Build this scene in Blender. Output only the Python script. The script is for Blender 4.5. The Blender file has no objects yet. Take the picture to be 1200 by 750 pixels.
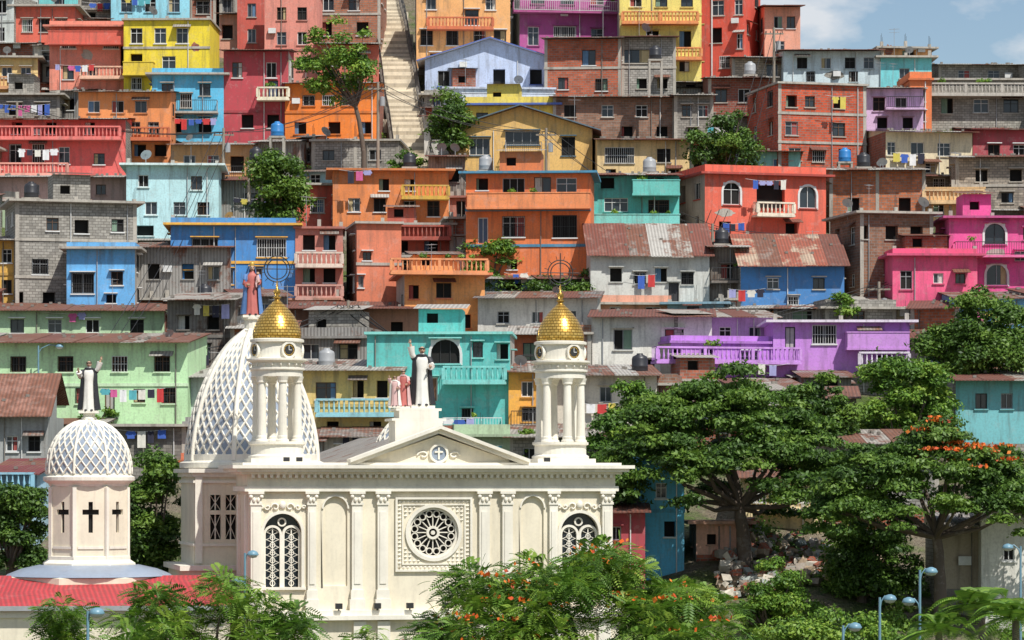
import bpy, math, random
import numpy as np
from mathutils import Vector, Matrix
R=random.Random(7); NR=np.random.default_rng(5)
F=3750.0; CZ=14.0; VH=560.0
def P(u,v,D): return Vector(((u-600)/F*D, D, CZ+(VH-v)/F*D))
_v=[-60,30,120,210,310,400,500,640,760]; _d=[315,295,275,256,236,217,197,172,150]
def Dv(v): return float(np.interp(v,_v,_d))
_ty=[0,100,138,172,197,217,236,256,275,295,315,335,420,650]
_tz=[0,0,1.0,10.3,17.1,23.2,29.7,37.9,46.3,55.7,66,70,55,0]
def tz(x,y):
    z=float(np.interp(y,_ty,_tz))-0.9
    if x>12:
        k=min(1,(x-12)/14.0); cap=47.5-max(0,y-285)*0.25
        if z>cap: z=z*(1-k)+cap*k
    if y>120: z+=0.35*math.sin(x*.31+y*.17)+0.25*math.sin(x*.83-y*.41)
    return z if y<650 else 0.0
def lin(h,s=1.0,des=.03):
    o=[]
    for i in (0,2,4):
        c=int(h[i:i+2],16)/255
        c=c/12.92 if c<=.04045 else ((c+.055)/1.055)**2.4
        o.append(c*s)
    l=.3*o[0]+.55*o[1]+.15*o[2]
    o=[min(.86,max(.012,x+(l-x)*des+.008)) for x in o]
    return (o[0],o[1],o[2],1)
# ------------------------------------------------------------ materials
def nn(nt,t,**k):
    n=nt.nodes.new(t)
    for a,b in k.items(): setattr(n,a,b)
    return n
def ramp(nt,src,stops,out=None):
    r=nn(nt,'ShaderNodeValToRGB')
    e=r.color_ramp.elements
    while len(e)<len(stops): e.new(.5)
    for i,(p,c) in enumerate(stops):
        e[i].position=p; e[i].color=c if len(c)==4 else (c[0],c[1],c[2],1)
    nt.links.new(src,r.inputs[0]); return r.outputs[0]
def mix(nt,f,a,b,mode='MIX'):
    m=nn(nt,'ShaderNodeMix',data_type='RGBA',blend_type=mode)
    for i,x in ((0,f),(6,a),(7,b)):
        if hasattr(x,'default_value') or hasattr(x,'is_linked'): nt.links.new(x,m.inputs[i])
        else: m.inputs[i].default_value=x
    return m.outputs[2]
def W(v): return (v,v,v,1)
g=bpy.data.node_groups.new('Grime','ShaderNodeTree')
g.interface.new_socket('Color',in_out='INPUT',socket_type='NodeSocketColor')
g.interface.new_socket('Amount',in_out='INPUT',socket_type='NodeSocketFloat')
g.interface.new_socket('Color',in_out='OUTPUT',socket_type='NodeSocketColor')
g.interface.new_socket('Height',in_out='OUTPUT',socket_type='NodeSocketFloat')
gi=nn(g,'NodeGroupInput'); go=nn(g,'NodeGroupOutput'); geo=nn(g,'ShaderNodeNewGeometry')
def noise(nt,vec,scale,det=4,rough=.6):
    n=nn(nt,'ShaderNodeTexNoise'); n.inputs['Scale'].default_value=scale; n.inputs['Detail'].default_value=det
    n.inputs['Roughness'].default_value=rough; nt.links.new(vec,n.inputs['Vector']); return n.outputs['Fac']
def mapping(nt,vec,sc):
    m=nn(nt,'ShaderNodeMapping'); m.inputs['Scale'].default_value=sc; nt.links.new(vec,m.inputs['Vector']); return m.outputs[0]
def mul(nt,a,b):
    m=nn(nt,'ShaderNodeMath',operation='MULTIPLY')
    for i,x in ((0,a),(1,b)):
        if isinstance(x,float): m.inputs[i].default_value=x
        else: nt.links.new(x,m.inputs[i])
    return m.outputs[0]
pos=geo.outputs['Position']
n1=noise(g,pos,.45,3); n2=noise(g,mapping(g,pos,(2.6,2.6,.3)),1.0,3,.65); n3=noise(g,pos,1.3,4,.72); n4=noise(g,pos,8,2)
c=mix(g,mul(g,ramp(g,n1,[(.38,W(0)),(.64,W(1))]),.38),gi.outputs[0],mix(g,1.0,gi.outputs[0],(.66,.64,.62,1),'MULTIPLY'))
am=gi.outputs[1]
f2=mul(g,mul(g,ramp(g,n2,[(.5,W(0)),(.76,W(1))]),am),.75)
c=mix(g,f2,c,(.10,.085,.07,1))
f3=mul(g,mul(g,ramp(g,n3,[(.56,W(0)),(.61,W(1))]),am),.45)
c=mix(g,f3,c,mix(g,.4,c,(.5,.46,.42,1)))
c=mix(g,mul(g,mul(g,ramp(g,n4,[(.3,W(1)),(.55,W(0))]),am),.28),c,(.12,.1,.09,1))
g.links.new(c,go.inputs[0]); g.links.new(n4,go.inputs[1])
def base(name,rough=.85):
    m=bpy.data.materials.new(name); m.use_nodes=True; nt=m.node_tree; b=nt.nodes['Principled BSDF']
    b.inputs['Roughness'].default_value=rough; return m,nt,b
def grime(nt,b,col,amt,bump=.25,h=None):
    q=nn(nt,'ShaderNodeGroup'); q.node_tree=g
    if isinstance(col,tuple): q.inputs[0].default_value=col
    else: nt.links.new(col,q.inputs[0])
    q.inputs[1].default_value=amt
    nt.links.new(q.outputs[0],b.inputs['Base Color'])
    if h is not None:
        bp=nn(nt,'ShaderNodeBump'); bp.inputs['Strength'].default_value=bump; bp.inputs['Distance'].default_value=.03
        nt.links.new(h,bp.inputs['Height']); nt.links.new(bp.outputs[0],b.inputs['Normal'])
_c={}
def paint(h,amt=.72,rough=.85,s=1.1):
    k=('p',h,amt,rough)
    if k not in _c:
        m,nt,b=base('painted_plaster_'+h,rough); grime(nt,b,lin(h,s),amt); _c[k]=m
    return _c[k]
def brick(h,mort='8f867c',bw=.42,bh=.2,s=1.05,amt=.75,ms=.02):
    k=('b',h,mort,bw,bh)
    if k not in _c:
        m,nt,b=base('masonry_'+h,.95)
        uv=nn(nt,'ShaderNodeTexCoord').outputs['UV']
        t=nn(nt,'ShaderNodeTexBrick'); nt.links.new(uv,t.inputs['Vector'])
        a=lin(h,s); t.inputs['Color1'].default_value=a; t.inputs['Color2'].default_value=tuple(x*.6 for x in a[:3])+(1,)
        t.inputs['Mortar'].default_value=lin(mort,.85); t.inputs['Scale'].default_value=1.0
        t.inputs['Mortar Size'].default_value=ms; t.inputs['Brick Width'].default_value=bw; t.inputs['Row Height'].default_value=bh
        t.inputs['Mortar Smooth'].default_value=.2
        grime(nt,b,t.outputs['Color'],amt,.4,t.outputs['Fac']); _c[k]=m
    return _c[k]
def tin(h,rust=.5,rh='7a4a34'):
    k=('t',h,rust,rh)
    if k not in _c:
        m,nt,b=base('corrugated_metal_'+h,.7)
        uv=nn(nt,'ShaderNodeTexCoord').outputs['UV']
        t=nn(nt,'ShaderNodeTexBrick'); nt.links.new(uv,t.inputs['Vector']); t.inputs['Scale'].default_value=1
        t.inputs['Color1'].default_value=W(0); t.inputs['Color2'].default_value=W(1); t.inputs['Mortar'].default_value=W(.5)
        t.inputs['Mortar Size'].default_value=.004; t.inputs['Brick Width'].default_value=.95; t.inputs['Row Height'].default_value=2.3
        pz=nn(nt,'ShaderNodeNewGeometry').outputs['Position']
        nz=noise(nt,pz,.9,5,.7)
        ad=nn(nt,'ShaderNodeMath',operation='MULTIPLY_ADD'); nt.links.new(t.outputs['Color'],ad.inputs[0]); ad.inputs[1].default_value=.3; nt.links.new(nz,ad.inputs[2])
        f=ramp(nt,ad.outputs[0],[(.88-rust*.6,W(0)),(1.0-rust*.6,W(1))])
        c=mix(nt,f,lin(h,1.05),lin(rh,1.1))
        w=nn(nt,'ShaderNodeTexWave'); w.inputs['Scale'].default_value=1.4; nt.links.new(uv,w.inputs['Vector'])
        c=mix(nt,mul(nt,w.outputs['Fac'],.4),c,(.05,.04,.035,1))
        grime(nt,b,c,.45,.8,w.outputs['Fac']); _c[k]=m
    return _c[k]
def plain(name,col,rough=.5,metal=0.0,spec=None):
    k=('x',name)
    if k not in _c:
        m,nt,b=base(name,rough)
        pz=nn(nt,'ShaderNodeNewGeometry').outputs['Position']
        f=ramp(nt,noise(nt,pz,3,2),[(.35,W(0)),(.7,W(1))])
        nt.links.new(mix(nt,mul(nt,f,.35),col,tuple(x*.6 for x in col[:3])+(1,)),b.inputs['Base Color'])
        b.inputs['Metallic'].default_value=metal; _c[k]=m
    return _c[k]
GLASS=plain('window_glass',(.03,.04,.05,1),.12); DARK=plain('dark_interior',(.012,.011,.010,1),.9)
FW=plain('white_frame',(.7,.7,.68,1),.5); FB=plain('brown_frame',(.12,.06,.03,1),.6); FG=plain('aluminium_frame',(.35,.36,.37,1),.4)
IRON=plain('wrought_iron',(.03,.03,.03,1),.5); CONC=paint('aaa499',.9); CONCD=paint('7d776f',1.0)
CUR=[plain('curtain_%d'%i,c,.9) for i,c in enumerate([(.6,.58,.52,1),(.35,.08,.07,1),(.12,.22,.35,1),(.5,.4,.22,1),(.2,.3,.22,1)])]
DOORS=[plain('door_%d'%i,c,.6) for i,c in enumerate([(.1,.05,.03,1),(.03,.03,.035,1),(.45,.43,.4,1),(.08,.12,.2,1),(.22,.1,.05,1)])]
CLOTH=[plain('cloth_%d'%i,c,.95) for i,c in enumerate([(.75,.75,.75,1),(.55,.05,.05,1),(.05,.12,.45,1),(.6,.12,.3,1),(.03,.03,.05,1),(.6,.5,.1,1),(.1,.4,.45,1),(.35,.35,.6,1),(.7,.68,.6,1)])]
GBL=lambda:brick('a9a59b','77726b',.4,.2)
RBR=lambda:brick('ad5c40')
# ------------------------------------------------------------ mesh builder
class MB:
    def __init__(s): s.v=[];s.f=[];s.m=[];s.uv=[];s.sm=[];s.mats=[];s.M=Matrix.Identity(4)
    def mi(s,mat):
        if mat not in s.mats: s.mats.append(mat)
        return s.mats.index(mat)
    def poly(s,pts,mat,uv=None,sm=False):
        i=len(s.v)
        for p in pts: s.v.append(tuple(s.M@Vector(p)))
        s.f.append(tuple(range(i,i+len(pts)))); s.m.append(s.mi(mat)); s.sm.append(sm)
        if uv is None: uv=[(p[0]+p[1],p[2]) for p in pts]
        s.uv.extend(uv)
    def grid(s,rows,mat,closed=True,sm=True,uvr=None):
        i=len(s.v); nr=len(rows); nc=len(rows[0]); k=s.mi(mat)
        for r in rows:
            for p in r: s.v.append(tuple(s.M@Vector(p)))
        for a in range(nr-1):
            for b in range(nc if closed else nc-1):
                b2=(b+1)%nc
                s.f.append((i+a*nc+b,i+a*nc+b2,i+(a+1)*nc+b2,i+(a+1)*nc+b)); s.m.append(k); s.sm.append(sm)
                if uvr: s.uv.extend([(b*uvr,rows[a][0][2]),((b+1)*uvr,rows[a][0][2]),((b+1)*uvr,rows[a+1][0][2]),(b*uvr,rows[a+1][0][2])])
                else: s.uv.extend([(0,0),(1,0),(1,1),(0,1)])
    def box(s,x0,x1,y0,y1,z0,z1,mat):
        A=[(x0,y0,z0),(x1,y0,z0),(x1,y1,z0),(x0,y1,z0),(x0,y0,z1),(x1,y0,z1),(x1,y1,z1),(x0,y1,z1)]
        for f in ((0,1,5,4),(1,2,6,5),(2,3,7,6),(3,0,4,7)): s.poly([A[j] for j in f],mat)
        for f in ((4,5,6,7),(3,2,1,0)): s.poly([A[j] for j in f],mat,[(A[j][0],A[j][1]) for j in f])
    def lathe(s,cx,cy,prof,n,mat,sm=False,a0=0.0,uvr=None):
        rows=[[(cx+r*math.sin(a0+2*math.pi*j/n),cy-r*math.cos(a0+2*math.pi*j/n),z) for j in range(n)] for r,z in prof]
        s.grid(rows,mat,True,sm,uvr)
    def tube(s,pts,rad,n,mat,sm=True):
        pts=[Vector(p) for p in pts]; rows=[]
        if not hasattr(rad,'__len__'): rad=[rad]*len(pts)
        for i,p in enumerate(pts):
            t=(pts[min(i+1,len(pts)-1)]-pts[max(i-1,0)])
            t=t.normalized() if t.length>1e-9 else Vector((0,0,1))
            ref=Vector((0,1,0)) if abs(t.y)<.9 else Vector((1,0,0))
            a=t.cross(ref).normalized(); b=t.cross(a)
            rows.append([tuple(p+(a*math.cos(2*math.pi*j/n)+b*math.sin(2*math.pi*j/n))*rad[i]) for j in range(n)])
        s.grid(rows,mat,True,sm)
        s.poly(rows[0],mat); s.poly(rows[-1],mat)
    def ball(s,c,r,mat,n=12,m=8):
        if not hasattr(r,'__len__'): r=(r,r,r)
        rows=[[(c[0]+r[0]*math.sin(math.pi*i/m)*math.cos(2*math.pi*j/n),c[1]+r[1]*math.sin(math.pi*i/m)*math.sin(2*math.pi*j/n),c[2]-r[2]*math.cos(math.pi*i/m)) for j in range(n)] for i in range(m+1)]
        s.grid(rows,mat)
    def build(s,name,parent=None,loc=None,rz=0):
        if not s.f: return None
        me=bpy.data.meshes.new(name); me.from_pydata(s.v,[],s.f)
        for m in s.mats: me.materials.append(m)
        me.polygons.foreach_set('material_index',s.m); me.polygons.foreach_set('use_smooth',s.sm)
        uvl=me.uv_layers.new(name='UVMap'); uvl.data.foreach_set('uv',np.array(s.uv,dtype=np.float32).ravel())
        o=bpy.data.objects.new(name,me); bpy.context.collection.objects.link(o)
        if parent: o.parent=parent
        if loc is not None: o.location=loc
        o.rotation_euler[2]=rz
        return o
def empty(name,loc=(0,0,0),rz=0):
    o=bpy.data.objects.new(name,None); bpy.context.collection.objects.link(o); o.location=loc; o.rotation_euler[2]=rz; o.empty_display_size=.5; return o
def inst(o,name,loc,rz=0,sc=1):
    q=bpy.data.objects.new(name,o.data); bpy.context.collection.objects.link(q); q.location=loc; q.rotation_euler[2]=rz; q.scale=(sc,)*3; return q
# ------------------------------------------------------------ house parts
def facade(mb,M,w,z0,z1,ops,mat,reveal=.22,uo=0.0):
    old=mb.M; mb.M=old@M
    xs=sorted({0,w}|{o[0] for o in ops}|{o[1] for o in ops}); zs=sorted({z0,z1}|{o[2] for o in ops}|{o[3] for o in ops})
    for i in range(len(zs)-1):
        run=None
        zc=(zs[i]+zs[i+1])/2
        for j in range(len(xs)-1):
            xc=(xs[j]+xs[j+1])/2
            hole=any(o[0]<xc<o[1] and o[2]<zc<o[3] for o in ops)
            if hole: 
                if run is not None:
                    a,b=run,xs[j]; mb.poly([(a,0,zs[i]),(b,0,zs[i]),(b,0,zs[i+1]),(a,0,zs[i+1])],mat,[(a+uo,zs[i]),(b+uo,zs[i]),(b+uo,zs[i+1]),(a+uo,zs[i+1])]); run=None
            elif run is None: run=xs[j]
        if run is not None:
            a,b=run,w; mb.poly([(a,0,zs[i]),(b,0,zs[i]),(b,0,zs[i+1]),(a,0,zs[i+1])],mat,[(a+uo,zs[i]),(b+uo,zs[i]),(b+uo,zs[i+1]),(a+uo,zs[i+1])])
    for o in ops:
        a,b,c,d=o[:4]; r=reveal if o[4]!='o' else .6
        mb.poly([(a,0,c),(b,0,c),(b,r,c),(a,r,c)],mat); mb.poly([(a,0,d),(b,0,d),(b,r,d),(a,r,d)],mat)
        mb.poly([(a,0,c),(a,r,c),(a,r,d),(a,0,d)],mat); mb.poly([(b,0,c),(b,r,c),(b,r,d),(b,0,d)],mat)
    mb.M=old
def pane(mb,M,o,rg,frame=None,sill=True,hood=False,sillmat=None):
    old=mb.M; mb.M=old@M
    a,b,c,d,t=o[:5]; y=.18; fr=frame or rg.choice([FW,FW,FG,FB,IRON])
    if t=='o':
        mb.poly([(a,.58,c),(b,.58,c),(b,.58,d),(a,.58,d)],DARK)
        if rg.random()<.35:
            k=(b-a)*rg.uniform(.2,.6); mb.grid([[(a+k*i/5,.3-.03*(i%2),zz) for i in range(6)] for zz in (c,d)],rg.choice(CUR),False,False)
    elif t=='d':
        mb.poly([(a,y,c),(b,y,c),(b,y,d),(a,y,d)],rg.choice(DOORS)); mb.box(a,a+.07,y-.05,y-.002,c,d,fr); mb.box(b-.07,b,y-.05,y-.002,c,d,fr); mb.box(a+.07,b-.07,y-.05,y-.002,d-.07,d,fr)
        mb.box((a+b)/2-.02,(a+b)/2+.02,y-.03,y-.002,c,d-.07,fr)
        sill=False
    else:
        mb.poly([(a,y,c),(b,y,c),(b,y,d),(a,y,d)],GLASS if t in 'wa' and rg.random()<.7 else DARK)
        q=rg.random()
        if t=='c' or q<.3:
            cm=rg.choice(CUR); k=(b-a)*rg.uniform(.25,.5 if t!='c' else .9)
            n=6; x0=a if rg.random()<.5 else b-k
            rows=[[(x0+k*i/n,y-.02-.02*(i%2),zz) for i in range(n+1)] for zz in (c,d)]
            mb.grid(rows,cm,False,False)
        e=.055
        mb.box(a,a+e,y-.08,y-.045,c,d,fr); mb.box(b-e,b,y-.08,y-.045,c,d,fr); mb.box(a+e,b-e,y-.08,y-.045,c,c+e,fr); mb.box(a+e,b-e,y-.08,y-.045,d-e,d,fr)
        nm=max(1,int((b-a)/.8))
        for i in range(1,nm+1):
            x=a+(b-a)*i/(nm+1); mb.box(x-.022,x+.022,y-.078,y-.047,c+e,d-e,fr)
        if rg.random()<.5: z=c+(d-c)*.68; mb.box(a+e,b-e,y-.076,y-.049,z-.02,z+.02,fr)
        if t=='b':
            bm=rg.choice([IRON,IRON,FW]); n=max(3,int((b-a)/.16))
            for i in range(n+1):
                x=a+(b-a)*i/n; mb.box(x-.013,x+.013,-.06,-.035,c,d,bm)
            for i in range(3):
                z=c+(d-c)*i/2; mb.box(a-.01,b+.01,-.033,-.012,z-.015,z+.015,bm)
        if t=='a':
            r=(b-a)/2; xc=(a+b)/2
            for k in range(10):
                t0=math.pi*k/10; t1=math.pi*(k+1)/10
                def q3(tt,rr,yy): return (xc+rr*math.cos(tt),yy,d-r+rr*math.sin(tt))
                mb.poly([q3(t0,r,-.05),q3(t1,r,-.05),q3(t1,r+.16,-.05),q3(t0,r+.16,-.05)],FW)
                mb.poly([q3(t0,r+.16,-.05),q3(t1,r+.16,-.05),q3(t1,r+.16,0),q3(t0,r+.16,0)],FW)
                mb.poly([q3(t0,r,-.05),q3(t1,r,-.05),q3(t1,r,.1),q3(t0,r,.1)],FW)
                cx_=a if t0>=math.pi/2 else b
                mb.poly([q3(t0,r,-.01),q3(t1,r,-.01),(cx_,-.01,d)],FW)
            for xx in (a-.16,b): mb.box(xx,xx+.16,-.05,-.002,c-.1,d-r,FW)
    if sill: mb.box(a-.08,b+.08,-.1,-.002,c-.09,c-.004,sillmat or CONC)
    if hood: mb.box(a-.12,b+.12,-.34,-.002,d+.06,d+.13,sillmat or CONC)
    elif t!='a' and rg.random()<.14:
        rm=rg.choice(RUST); e=rg.uniform(.5,.9); A=[(a-.25,-e,d+.02),(b+.25,-e,d+.02),(b+.25,-.02,d+.32),(a-.25,-.02,d+.32)]
        mb.poly(A,rm,[(0,0),(b-a+.5,0),(b-a+.5,e),(0,e)]); mb.poly([(p[0],p[1],p[2]-.03) for p in A],rm)
    mb.M=old
def railing(mb,p0,p1,z,h,t,mat):
    p0=Vector((p0[0],p0[1],0)); p1=Vector((p1[0],p1[1],0)); L=(p1-p0).length
    if L<.2: return
    a=math.atan2(p1.y-p0.y,p1.x-p0.x); old=mb.M
    mb.M=old@Matrix.Translation((p0.x,p0.y,z))@Matrix.Rotation(a,4,'Z')
    if t=='solid': mb.box(0,L,-.06,.06,0,h,mat); mb.box(-.04,L+.04,-.1,.1,h+.002,h+.08,mat)
    elif t=='bal':
        mb.box(0,L,-.08,.08,0,.12,mat); mb.box(-.03,L+.03,-.1,.1,h-.12,h,mat)
        n=max(2,int(L/.3))
        for i in range(n):
            x=(i+.5)*L/n; mb.lathe(x,0,[(.045,.12),(.085,.12+(h-.24)*.35),(.04,.12+(h-.24)*.7),(.06,h-.12)],6,mat,True)
        for x in [0,L]+[L*i/max(1,int(L/3)) for i in range(1,max(1,int(L/3)))]: mb.box(x-.1,x+.1,-.09,.09,.122,h-.122,mat)
    else:
        mb.box(0,L,-.025,.025,h-.05,h,mat); mb.box(0,L,-.02,.02,.06,.1,mat)
        n=max(2,int(L/.17))
        for i in range(n+1): mb.box(i*L/n-.012,i*L/n+.012,-.01,.01,.1,h-.05,mat)
    mb.M=old
RUST=[tin('8a8078',.62),tin('8a7468',.8),tin('a8a298',.45),tin('7a5a4c',.9,'744030'),tin('b4b0a8',.3)]
PLANTS=[]
FC=['d8c9a8','c46a44','e0a060','c8d0cc','c95a48','9cc0c8','d9b060','b8b0a4','d89a80','a9be9c','d0cac0','b07060','86aec0','dcb0a8']
def laundry(x0,x1,y,z,parent,rg):
    mb=MB(); n=max(3,int((x1-x0)/.55)); 
    pts=[(x0+(x1-x0)*i/8,y,z-.12*math.sin(math.pi*i/8)) for i in range(9)]; mb.tube(pts,.012,4,FW)
    for i in range(n):
        if rg.random()<.15: continue
        xa=x0+(x1-x0)*(i+.1)/n; w=(x1-x0)/n*rg.uniform(.6,.85); h=rg.uniform(.45,1.0); zz=z-.12*math.sin(math.pi*(i+.5)/n)
        cm=rg.choice(CLOTH)
        if rg.random()<.4:
            mb.grid([[(xa+w*k/4,y-.03*math.sin(k*2+q),zz-h*q/3*.7) for k in range(5)] for q in range(4)],cm,False)
            mb.poly([(xa-.12,y-.01,zz-.2),(xa,y-.01,zz),(xa,y-.01,zz-.28)],cm); mb.poly([(xa+w+.12,y-.01,zz-.2),(xa+w,y-.01,zz),(xa+w,y-.01,zz-.28)],cm)
        else: mb.grid([[(xa+w*k/4,y-.04*math.sin(k*2.2+q),zz-h*q/3) for k in range(5)] for q in range(4)],cm,False)
    mb.build('laundry_line',parent)
RECTS=[]; HN=[0]
def house(name,u0,v0,u1,v1,col,kind='p',sl=0,sr=0,roof='flat',wins='auto',bal=(),trim=None,dep=7,dd=0,rc=None,band=True,wash=(),low=None,frame=None,sidecol=None,fill=False,base_d=4.5):
    HN[0]+=1; rg=random.Random(HN[0]*13+5)
    if not fill: RECTS.append((u0,v0,u1,v1))
    D=Dv(v1)+dd+rg.uniform(-.9,.9); s=D/F; th=0.0
    side=sl or sr
    if side: th=math.asin(min(.85,side*s/dep))
    ct=math.cos(th); w=(u1-u0-sl-sr)*s/ct; H=(v1-v0)*s
    if sr:
        c0=P(u1-sr,v1,D); xd=Vector((ct,-math.sin(th),0)); org=c0-xd*w; rz=-th; us=u0
    else:
        org=P(u0+sl,v1,D); rz=th; us=u0+sl
    if not side: rz=rg.uniform(-.2,.2) if fill else rg.uniform(-.07,.07)
    E=empty(name,org,rz); B=base_d
    def lx(u): return (u-us)*s/ct
    mat={'p':lambda:paint(col),'b':lambda:brick(col),'g':lambda:brick(col,'77726b',.4,.2),'t':lambda:tin(col,.35),'w':lambda:tin(col,.5,'5a4638')}[kind]()
    sm=mat if sidecol is None else paint(sidecol)
    if kind=='p' and sidecol is None and rg.random()<.45: sm=rg.choice([GBL(),RBR(),CONC])
    tm=paint(trim) if trim else (CONC if kind in 'bg' or rg.random()<.25 else paint(col,.9,.85,.85))
    walls=MB(); win=MB(); rf=MB(); bc=MB()
    fl=max(1,round(H/2.75)); fh=H/fl
    ops=[]
    def clampo(a,b,c,d,t,W_,ops):
        a=max(a,.12); b=min(b,W_-.12); d=min(d,H-.12)
        if b-a<.25 or d-c<.25: return
        for o in ops:
            if a<o[1]+.1 and b>o[0]-.1 and c<o[3]+.1 and d>o[2]-.1: return
        ops.append((a,b,c,d,t))
    def autow(W_,ops,dens=1.0):
        for f in range(fl):
            n=max(1,int(W_/rg.uniform(1.9,2.8)*dens)); ww=min(rg.uniform(.8,1.35),W_/n*.7); hh=rg.uniform(.9,1.3); tt=rg.choice('wwbbowc')
            for i in range(n):
                if rg.random()<.12: continue
                x=W_*(i+.5)/n+rg.uniform(-.25,.25); w2=ww*rg.uniform(.75,1.15)
                if f==0 and rg.random()<.15: clampo(x-.42,x+.42,f*fh+.05,f*fh+2.0,'d',W_,ops)
                else:
                    zc=f*fh+fh*.55+rg.uniform(-.1,.1); clampo(x-w2/2,x+w2/2,zc-hh/2,zc+hh/2,tt if rg.random()<.7 else rg.choice('wbo'),W_,ops)
    if wins=='auto': autow(w,ops)
    else:
        for (u,v,ww,hh,t) in wins: clampo(lx(u-ww/2),lx(u+ww/2),(v1-v-hh/2)*s,(v1-v+hh/2)*s,t,w,ops)
    I=Matrix.Identity(4)
    MS=Matrix.Translation((0,dep,0))@Matrix.Rotation(-math.pi/2,4,'Z'); MR=Matrix.Translation((w,0,0))@Matrix.Rotation(math.pi/2,4,'Z')
    MBk=Matrix.Translation((w,dep,0))@Matrix.Rotation(math.pi,4,'Z')
    facade(walls,I,w,0,H,ops,mat)
    lm=paint(low) if low else (mat if rg.random()<.35 else rg.choice([CONC,CONCD,GBL(),GBL(),RBR()]))
    facade(walls,I,w,-B,0,[],lm)
    hood=rg.random()<.3; sillm=tm if rg.random()<.6 else FW
    for o in ops: pane(win,I,o,rg,frame,True,hood,sillm)
    so=[]
    if sl or rg.random()<.5: autow(dep,so,.8)
    facade(walls,MS,dep,-B,H,so,sm,uo=3.1)
    for o in so: pane(win,MS,o,rg,frame,True,hood,sillm)
    so=[]
    if sr or rg.random()<.5: autow(dep,so,.8)
    facade(walls,MR,dep,-B,H,so,sm,uo=5.3)
    for o in so: pane(win,MR,o,rg,frame,True,hood,sillm)
    facade(walls,MBk,w,-B,H,[],sm)
    # lean-to annex stepping down the slope
    if v1<520 and w>3.5 and rg.random()<.45:
        aw=w*rg.uniform(.35,.65); ax=rg.uniform(.1,w-aw-.1); pj=rg.uniform(1.2,2.4); at=rg.uniform(-.5,-.15)
        am_=rg.choice([paint(rg.choice(FC)),GBL(),RBR(),tin('9a9792',.35),mat]); ah=2.3
        MA=Matrix.Translation((ax,-pj,0)); ao=[]
        nw=max(1,int(aw/2.2))
        for i in range(nw):
            x=aw*(i+.5)/nw; q=rg.uniform(.35,.55); ao.append((x-q,x+q,at-1.5,at-.6,rg.choice('wbo')))
        facade(walls,MA,aw,at-ah-1.6,at,ao,am_)
        for o in ao: pane(win,MA,o,rg,None,True,False,CONC)
        for xx in (ax,ax+aw): walls.poly([(xx,-pj,at-ah-1.6),(xx,-.01,at-ah-1.6),(xx,-.01,at+.02),(xx,-pj,at)],am_)
        rm=rg.choice(RUST); e=.35
        for dz in (0,.04): rf.poly([(ax-.2,-pj-e,at-.02+dz),(ax+aw+.2,-pj-e,at-.02+dz),(ax+aw+.2,-.01,at+.34+dz),(ax-.2,-.01,at+.34+dz)],rm,[(0,0),(aw+.4,0),(aw+.4,pj),(0,pj)])
    if band and fl>1:
        for f in range(1,fl):
            z=f*fh
            if not any(o[2]<z+.14 and o[3]>z-.14 for o in ops): walls.box(-.05,w+.05,-.07,-.003,z-.11,z+.09,tm)
    if kind in 'bg':
        for x in (.0,w-.26): walls.box(x-.004,x+.264,-.025,-.002,-B,H-.02,CONC)
        if w>7: walls.box(w/2-.13,w/2+.13,-.022,-.002,-B,H-.02,CONC) if not any(o[0]<w/2+.2 and o[1]>w/2-.2 for o in ops) else None
    if kind=='p' and rg.random()<.4 and w>3:
        pw=rg.uniform(.8,2.2); px=rg.uniform(.2,max(.3,w-pw-.3)); pz=rg.uniform(.1,max(.2,H-1.6)); ph=rg.uniform(.5,1.4)
        if px+pw<w and not any(o[0]<px+pw and o[1]>px and o[2]<pz+ph and o[3]>pz for o in ops):
            n=14; pm=rg.choice([CONC,GBL(),RBR()])
            walls.poly([(px+pw/2+pw/2*math.cos(2*math.pi*k/n)*rg.uniform(.65,1.0),-.006,pz+ph/2+ph/2*math.sin(2*math.pi*k/n)*rg.uniform(.6,1.0)) for k in range(n)],pm)
    if roof=='flat':
        ov=.5 if rg.random()<.6 else .15
        rf.box(-ov,w+ov,-ov-.15,dep+ov,H,H+.16,tm)
        if rg.random()<.5:
            hp=rg.uniform(.25,.6); rf.box(0,w,-.02,.1,H+.162,H+.16+hp,mat); rf.box(0,.1,.102,dep,H+.162,H+.16+hp,mat); rf.box(w-.1,w,.102,dep,H+.162,H+.16+hp,mat)
        if rg.random()<.5:
            for x in (.15,w-.15,w/2):
                rf.box(x-.13,x+.13,.13,.37,H+.161,H+.16+rg.uniform(.2,.6),CONC)
                for q in range(3): rf.box(x+q*.07-.09,x+q*.07-.07,.2,.22,H+.16,H+.16+rg.uniform(.7,1.3),IRON)
        if v0>75 and w>4 and rg.random()<.4: # rooftop block room
            a_=rg.uniform(.3,w*.4); b_=min(w-.3,a_+rg.uniform(2,3.5)); hh=rg.uniform(1.5,2.2); mm=rg.choice([GBL(),RBR(),mat])
            facade(rf,Matrix.Translation((a_,2.2,0)),b_-a_,H+.162,H+hh,[(.5,1.2,H+.8,H+1.4,'o')],mm); rf.poly([(a_+.4,2.7,H+.7),(a_+1.3,2.7,H+.7),(a_+1.3,2.7,H+1.5),(a_+.4,2.7,H+1.5)],DARK)
            for xx in (a_,b_): rf.poly([(xx,2.2,H+.16),(xx,5.5,H+.16),(xx,5.5,H+hh),(xx,2.2,H+hh)],mm)
            rm=rg.choice(RUST); rf.poly([(a_-.3,1.7,H+hh+.02),(b_+.3,1.7,H+hh+.02),(b_+.3,5.8,H+hh+.5),(a_-.3,5.8,H+hh+.5)],rm,[(0,0),(b_-a_,0),(b_-a_,4),(0,4)])
    elif roof in('tin','slope'):
        rm=rc or rg.choice(RUST); rise=.9 if roof=='tin' else 2.6; run=dep+.4 if roof=='tin' else dep*.55
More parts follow.
